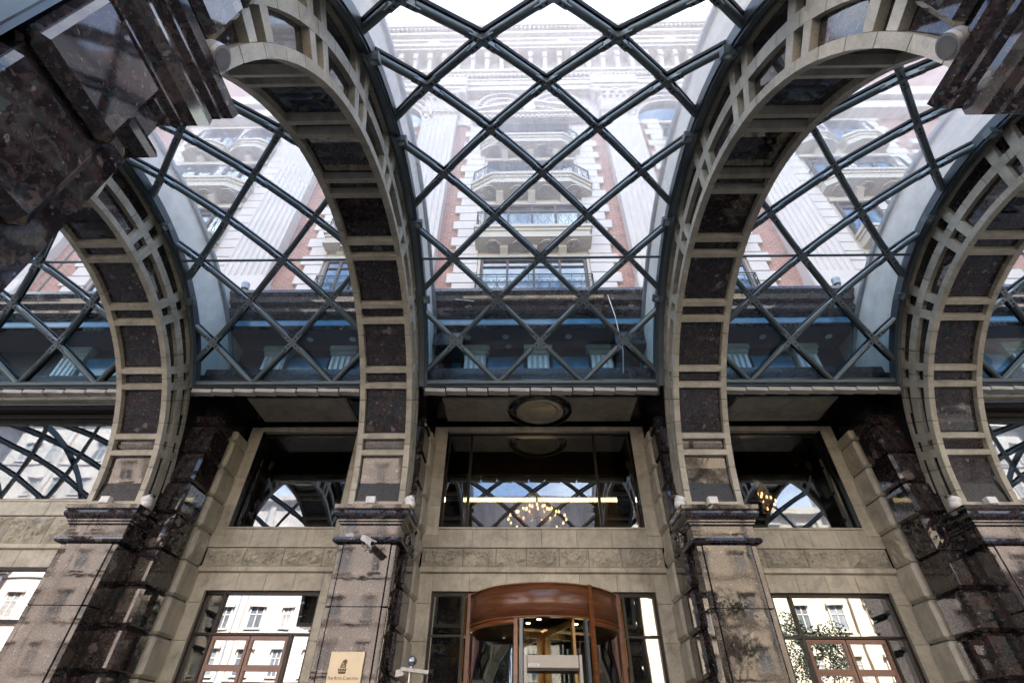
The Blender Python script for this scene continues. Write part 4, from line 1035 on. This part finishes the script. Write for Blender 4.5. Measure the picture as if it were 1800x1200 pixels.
for z_ in (1.128, 1.205, 1.282): smooth(ring(RR-.01, RR+.0012, z_-.0012, z_+.0012, 198, 302).build('veneer_seam', WFR, rd))
smooth(ring(RR-.06, RR+.008, 1.352, 1.366, 197, 343).build('top_edge', WOODF, rd))
smooth(ring(RR-.06, RR+.006, 1.048, 1.062, 197, 343).build('lower_edge', WOODF, rd))
smooth(ring(RR-.05, RR-.004, 1.0, 1.048, 197, 250).build('head_rail', WOODF, rd)); smooth(ring(RR-.05, RR-.004, 1.0, 1.048, 303, 343).build('head_rail', WOODF, rd))
MB().lathe([(.001, 1.07), (.8, 1.07), (.8, 1.09)], (RC[0], RC[1], 0), n=40, cap=False).build('drum_ceiling', BLACKF, rd)
def post(a, r, w, z0, z1, m, name):
    a = rad(a); d = Vector((math.cos(a), math.sin(a), 0)); s2 = Vector((-math.sin(a), math.cos(a), 0)); c = Vector((RC[0]+r*d.x, RC[1]+r*d.y, (z0+z1)/2))
    MB().obox(c, d*w, s2*w, Vector((0, 0, (z1-z0)/2))).build(name, m, rd)
post(303, RR-.0, .02, PZ, 1.372, WOODF, 'wood_post'); post(249.5, RR-.01, .02, PZ, 1.046, WOODF, 'wood_post')
post(253, RR-.02, .016, PZ, 1.046, STEEL, 'steel_post'); post(298.5, RR-.02, .016, PZ, 1.046, STEEL, 'steel_post')
for a, b in ((200, 247), (305, 340)): smooth(ring(RR-.03, RR-.024, PZ, 1.0, a, b, 16).build('curved_glass', DGL, rd))
for k, a in enumerate((20, 110, 200, 290)):
    t = rad(a); d = Vector((math.cos(t), math.sin(t), 0)); nn = Vector((-d.y, d.x, 0)); c = Vector((RC[0], RC[1], (PZ+1.06)/2)); h = (1.04-PZ)/2
    w = MB().obox(c+d*.78, d*.022, nn*.014, (0, 0, h)).obox(c+d*.05, d*.03, nn*.014, (0, 0, h)).obox(c+d*.4+Vector((0, 0, h-.03)), d*.36, nn*.012, (0, 0, .03)).build('door_wing', BRONZE, rd)
    MB().obox(c+d*.41, d*.34, nn*.003, (0, 0, h-.06)).build('pane', TGL, w)
for p in ((.16, 5.75), (.05, 5.95), (.56, 6.0)): MB().lathe([(.022, 0), (.022, -.008)], (p[0], p[1], 1.068), n=12).build('downlight', SPOT, rd)
# side screens of the middle doorway
ss = thing('door_side_screens', 'black framed glass screens either side of the revolving door', 'glass screens', (CX, 6.2, PZ))
for s_ in (1, -1):
    y = YW+.075; a, b = sorted((U(s_*.845), U(s_*1.263)))
    f = MB().box(a, b, y-.03, y+.03, 1.375, 1.41)
    for x in (U(s_*1.245), U(s_*.895)): f.box(x-.014, x+.014, y-.035, y+.03, PZ, 1.40)
    f.box(a, b, y-.036, y+.03, .972, .990)
    fr = f.build('frame', BLACKF, ss); MB().box(*sorted((U(s_*.80), U(s_*.855))), y-.05, y+.04, PZ, 1.40, .006).build('brown_post', DOORW, ss)
    MB().box(*sorted((U(s_*.91), U(s_*1.23))), y, y+.006, .99, 1.375).build('upper_pane', DGL, ss); MB().box(*sorted((U(s_*.91), U(s_*1.23))), y, y+.006, PZ, .972).build('lower_pane', DGL, ss)
MB().box(U(-.84), U(.84), YW+.05, YW+.11, 1.37, 1.41).build('head_beam', BLACKF, ss)

# ---------------------------------------------------------------- metal detector
Y = 5.05
md = thing('metal_detector', 'grey walk-through metal detector arch in front of the revolving door', 'metal detector', (.25, Y, PZ))
MB().box(.03, .475, Y, Y+.22, .565, .662, .006).build('head_unit', DET, md)
MB().box(.03, .475, Y+.01, Y+.21, .548, .562).build('under_panel', BLACKF, md)
for x in (.0, .478): MB().box(x, x+.026, Y-.012, Y+.25, PZ, .664, .005).build('side_panel', DET, md)
lbx = MB().box(.042, .135, Y-.002, Y+.0, .578, .598).build('white_sticker', WHITE, md)
tx = MB()
for k in range(7): tx.box(.05+.011*k, .057+.011*k, Y-.004, Y-.002, .583, .593)
tx.build('sticker_print', GREYP, lbx)

# ---------------------------------------------------------------- plaque with emblem and lettering
pq = thing('gold_plaque', 'gold plaque with lion and crown emblem on the pier left of the door', 'plaque', (-1.547, 5.08, .37), None)
MB().box(-1.69, -1.392, 5.078, 5.096, .372, .680, .003).build('plate', BRASS, pq)
def poly(pts, sc_, ox, oz, d=.003):
    return MB().prism([(ox+p[0]*sc_, oz+p[1]*sc_) for p in pts], 1, 5.078-d, 5.0785)
ox, oz, k_ = -1.565, .556, .0085
lion = [(-3.2, .6), (-2.2, 1.6), (-2.6, 2.6), (-1.6, 3.4), (-1.9, 4.6), (-.9, 5.3), (-.7, 6.6), (.4, 7.1), (1.6, 8.0), (2.7, 7.3), (3.4, 6.6), (3.9, 5.7), (3.2, 5.2), (3.8, 4.5), (3.1, 4.1), (2.6, 3.4), (3.4, 2.6), (2.9, 1.7), (3.5, .9), (2.8, .5)]
m = poly(lion, k_, ox, oz); m.build('lion_emblem', ENGR, pq)
cut = MB()
for pts in ([(-1.2, 1.2), (-.6, 2.6), (-.2, 2.5), (-.8, 1.1)], [(.2, 1.3), (.3, 3.0), (.7, 3.0), (.7, 1.3)], [(-.2, 3.6), (.5, 4.9), (.9, 4.7), (.3, 3.5)], [(1.9, 5.6), (2.5, 5.9), (2.5, 5.5)], [(1.6, 1.4), (1.5, 3.0), (1.9, 3.0), (2.1, 1.4)], [(-1.0, 3.6), (-.7, 4.5), (-.4, 4.4), (-.6, 3.5)]):
    cut.prism([(ox+p[0]*k_, oz+p[1]*k_) for p in pts], 1, 5.0735, 5.0752)
cut.build('emblem_highlights', BRASS, pq)
cw = MB()
for a, b in ((-4.6, -3.0), (-2.5, -.6), (-.1, 1.8), (2.3, 4.3)):
    cw.prism([(ox+a*k_, oz-.002), (ox+b*k_, oz-.002), (ox+(b*.86)*k_, oz-.02), (ox+(a*.86)*k_, oz-.02)], 1, 5.075, 5.0785)
cw.prism([(ox-4*k_, oz-.023), (ox+3.9*k_, oz-.023), (ox+3.3*k_, oz-.04), (ox-3.4*k_, oz-.04)], 1, 5.075, 5.0785)
cw.build('crown_emblem', ENGR, pq)
def lettering(txt, size, x, z, par, name):
    cu = bpy.data.curves.new(name, 'FONT'); cu.body = txt; cu.size = size*S; cu.align_x = 'CENTER'; cu.extrude = .002
    tmp = bpy.data.objects.new('tmp', cu); COL.objects.link(tmp); dg = bpy.context.evaluated_depsgraph_get(); dg.update()
    me = bpy.data.meshes.new_from_object(tmp.evaluated_get(dg)); bpy.data.objects.remove(tmp)
    me.transform(Matrix.Rotation(PI/2, 4, 'X')); me.materials.clear(); me.materials.append(ENGR)
    o = bpy.data.objects.new(name, me); COL.objects.link(o); o.parent = par; o.location = W((x, 5.0765, z))-ORG[par.name]; return o
lettering('T', .034, -1.672, .474, pq, 'lettering'); lettering('HE', .026, -1.647, .474, pq, 'lettering')
lettering('R', .034, -1.612, .474, pq, 'lettering'); lettering('ITZ', .026, -1.580, .474, pq, 'lettering'); lettering('-', .03, -1.5555, .474, pq, 'lettering')
lettering('C', .034, -1.536, .474, pq, 'lettering'); lettering('ARLTON', .026, -1.468, .474, pq, 'lettering')

# ---------------------------------------------------------------- security camera
sc_t = thing('security_camera', 'white security camera on the pier above the gold plaque', 'camera', (-1.55, 5.1, 1.62))
a = Vector((-1.59, 5.02, 1.640)); b = Vector((-1.44, 4.86, 1.535)); d = (b-a).normalized(); up = Vector((0, 0, 1)); sd_ = d.cross(up).normalized(); up = sd_.cross(d)
MB().obox((a+b)/2, d*(b-a).length/2, sd_*.022, up*.021).build('housing', WHITE, sc_t)
MB().obox((a+b)/2+up*.026+d*.01, d*((b-a).length/2+.012), sd_*.027, up*.003).build('sunshade', WHITE, sc_t)
MB().tube(b, b+d*.008, .018, 14).build('lens', BOLT, sc_t)
MB().path([(-1.53, 4.96, 1.575), (-1.535, 5.03, 1.55), (-1.535, 5.10, 1.575)], .012, 8).box(-1.56, -1.51, 5.085, 5.1, 1.55, 1.60).build('bracket', WHITE, sc_t)
cb = MB(); cb.path([(-1.58+.035*math.cos(t)-.035, 5.04+.02*math.sin(t), 1.645+.02*math.sin(t)+.004*t) for t in [k*.5 for k in range(14)]], .004, 5)
cb.path([(-1.60, 5.06, 1.62), (-1.61, 5.08, 1.59), (-1.585, 5.09, 1.57), (-1.565, 5.09, 1.55), (-1.58, 5.095, 1.53)], .0035, 5); cb.build('cable', GREYP, sc_t)

# ---------------------------------------------------------------- ball-topped stand at the door
bt = thing('ball_topped_stand', 'steel post with a ball on top and tilted arm beside the plaque pier', 'stand', (-.88, 4.6, PZ))
MB().tube((-.885, 4.6, PZ), (-.885, 4.6, .50), .012, 10).build('post', CHR, bt)
MB().lathe([(.001, -.036)]+[(.036*math.cos(rad(t)), .036*math.sin(rad(t))) for t in range(-75, 90, 15)]+[(.001, .036)], (-.878, 4.6, .555), n=20).lathe([(.022, -.058), (.016, -.034)], (-.878, 4.6, .555), n=12).build('ball', CHR, bt)
MB().obox((-.83, 4.6, .487), (.12, 0, -.012), (0, .05, 0), (.001, 0, .012)).build('arm', CHR, bt)
MB().tube((-.73, 4.56, .475), (-.70, 4.56, .472), .027, 14).build('arm_end', BOLT, bt)
MB().obox((-.96, 4.6, .475), (.03, 0, .005), (0, .03, 0), (0, 0, .022)).build('lamp_head', CHR, bt)
bk = MB().box(-.46, -.34, 5.2, 5.3, PZ, .50, .01).build('black_sign_stand', BLACKF, label='black stand whose top edge shows left of the metal detector', cat='stand', loc=(-.4, 5.2, PZ))

# ---------------------------------------------------------------- cables drooping over the glass
for i, (pts, lab) in enumerate((([(-1.12, 4.95, 4.95), (-.9, 4.85, 4.78), (-.65, 4.85, 4.74)], 'thin white cable drooping over the cornice at the left of the middle bay'),
                                ([(1.16, 4.85, 4.98), (1.22, 4.80, 4.4), (1.27, 4.9, 3.9), (1.25, 5.0, 3.62)], 'thin white cable hanging down behind the glass at the right of the middle bay'))):
    MB().path(pts, .006, 5).build('cable', WHITE, label=lab, cat='cable', loc=pts[0])
for s_, x, lab in ((-1, -3.90, 'left'), (1, 4.34, 'right')):
    t = thing('roof_lamp', 'small drum lamp on the pale parapet at the %s' % lab, 'lamp', (x, 4.55, 4.93))
    MB().lathe([(.05, 0), (.055, .04), (.05, .05), (.055, .06), (.055, .1), (.03, .12)], (x, 4.84, 5.0), (s_*.1, -.1, 1), 16).build('housing', GREYP, t)
    MB().tube((x, 4.84, 4.90), (x, 4.84, 5.02), .022, 8).build('stem', GREYP, t)
print('objects', len(bpy.data.objects), 'tris', sum(len(m.loop_triangles) if m.loop_triangles else sum(len(p.vertices)-2 for p in m.polygons) for m in bpy.data.meshes))
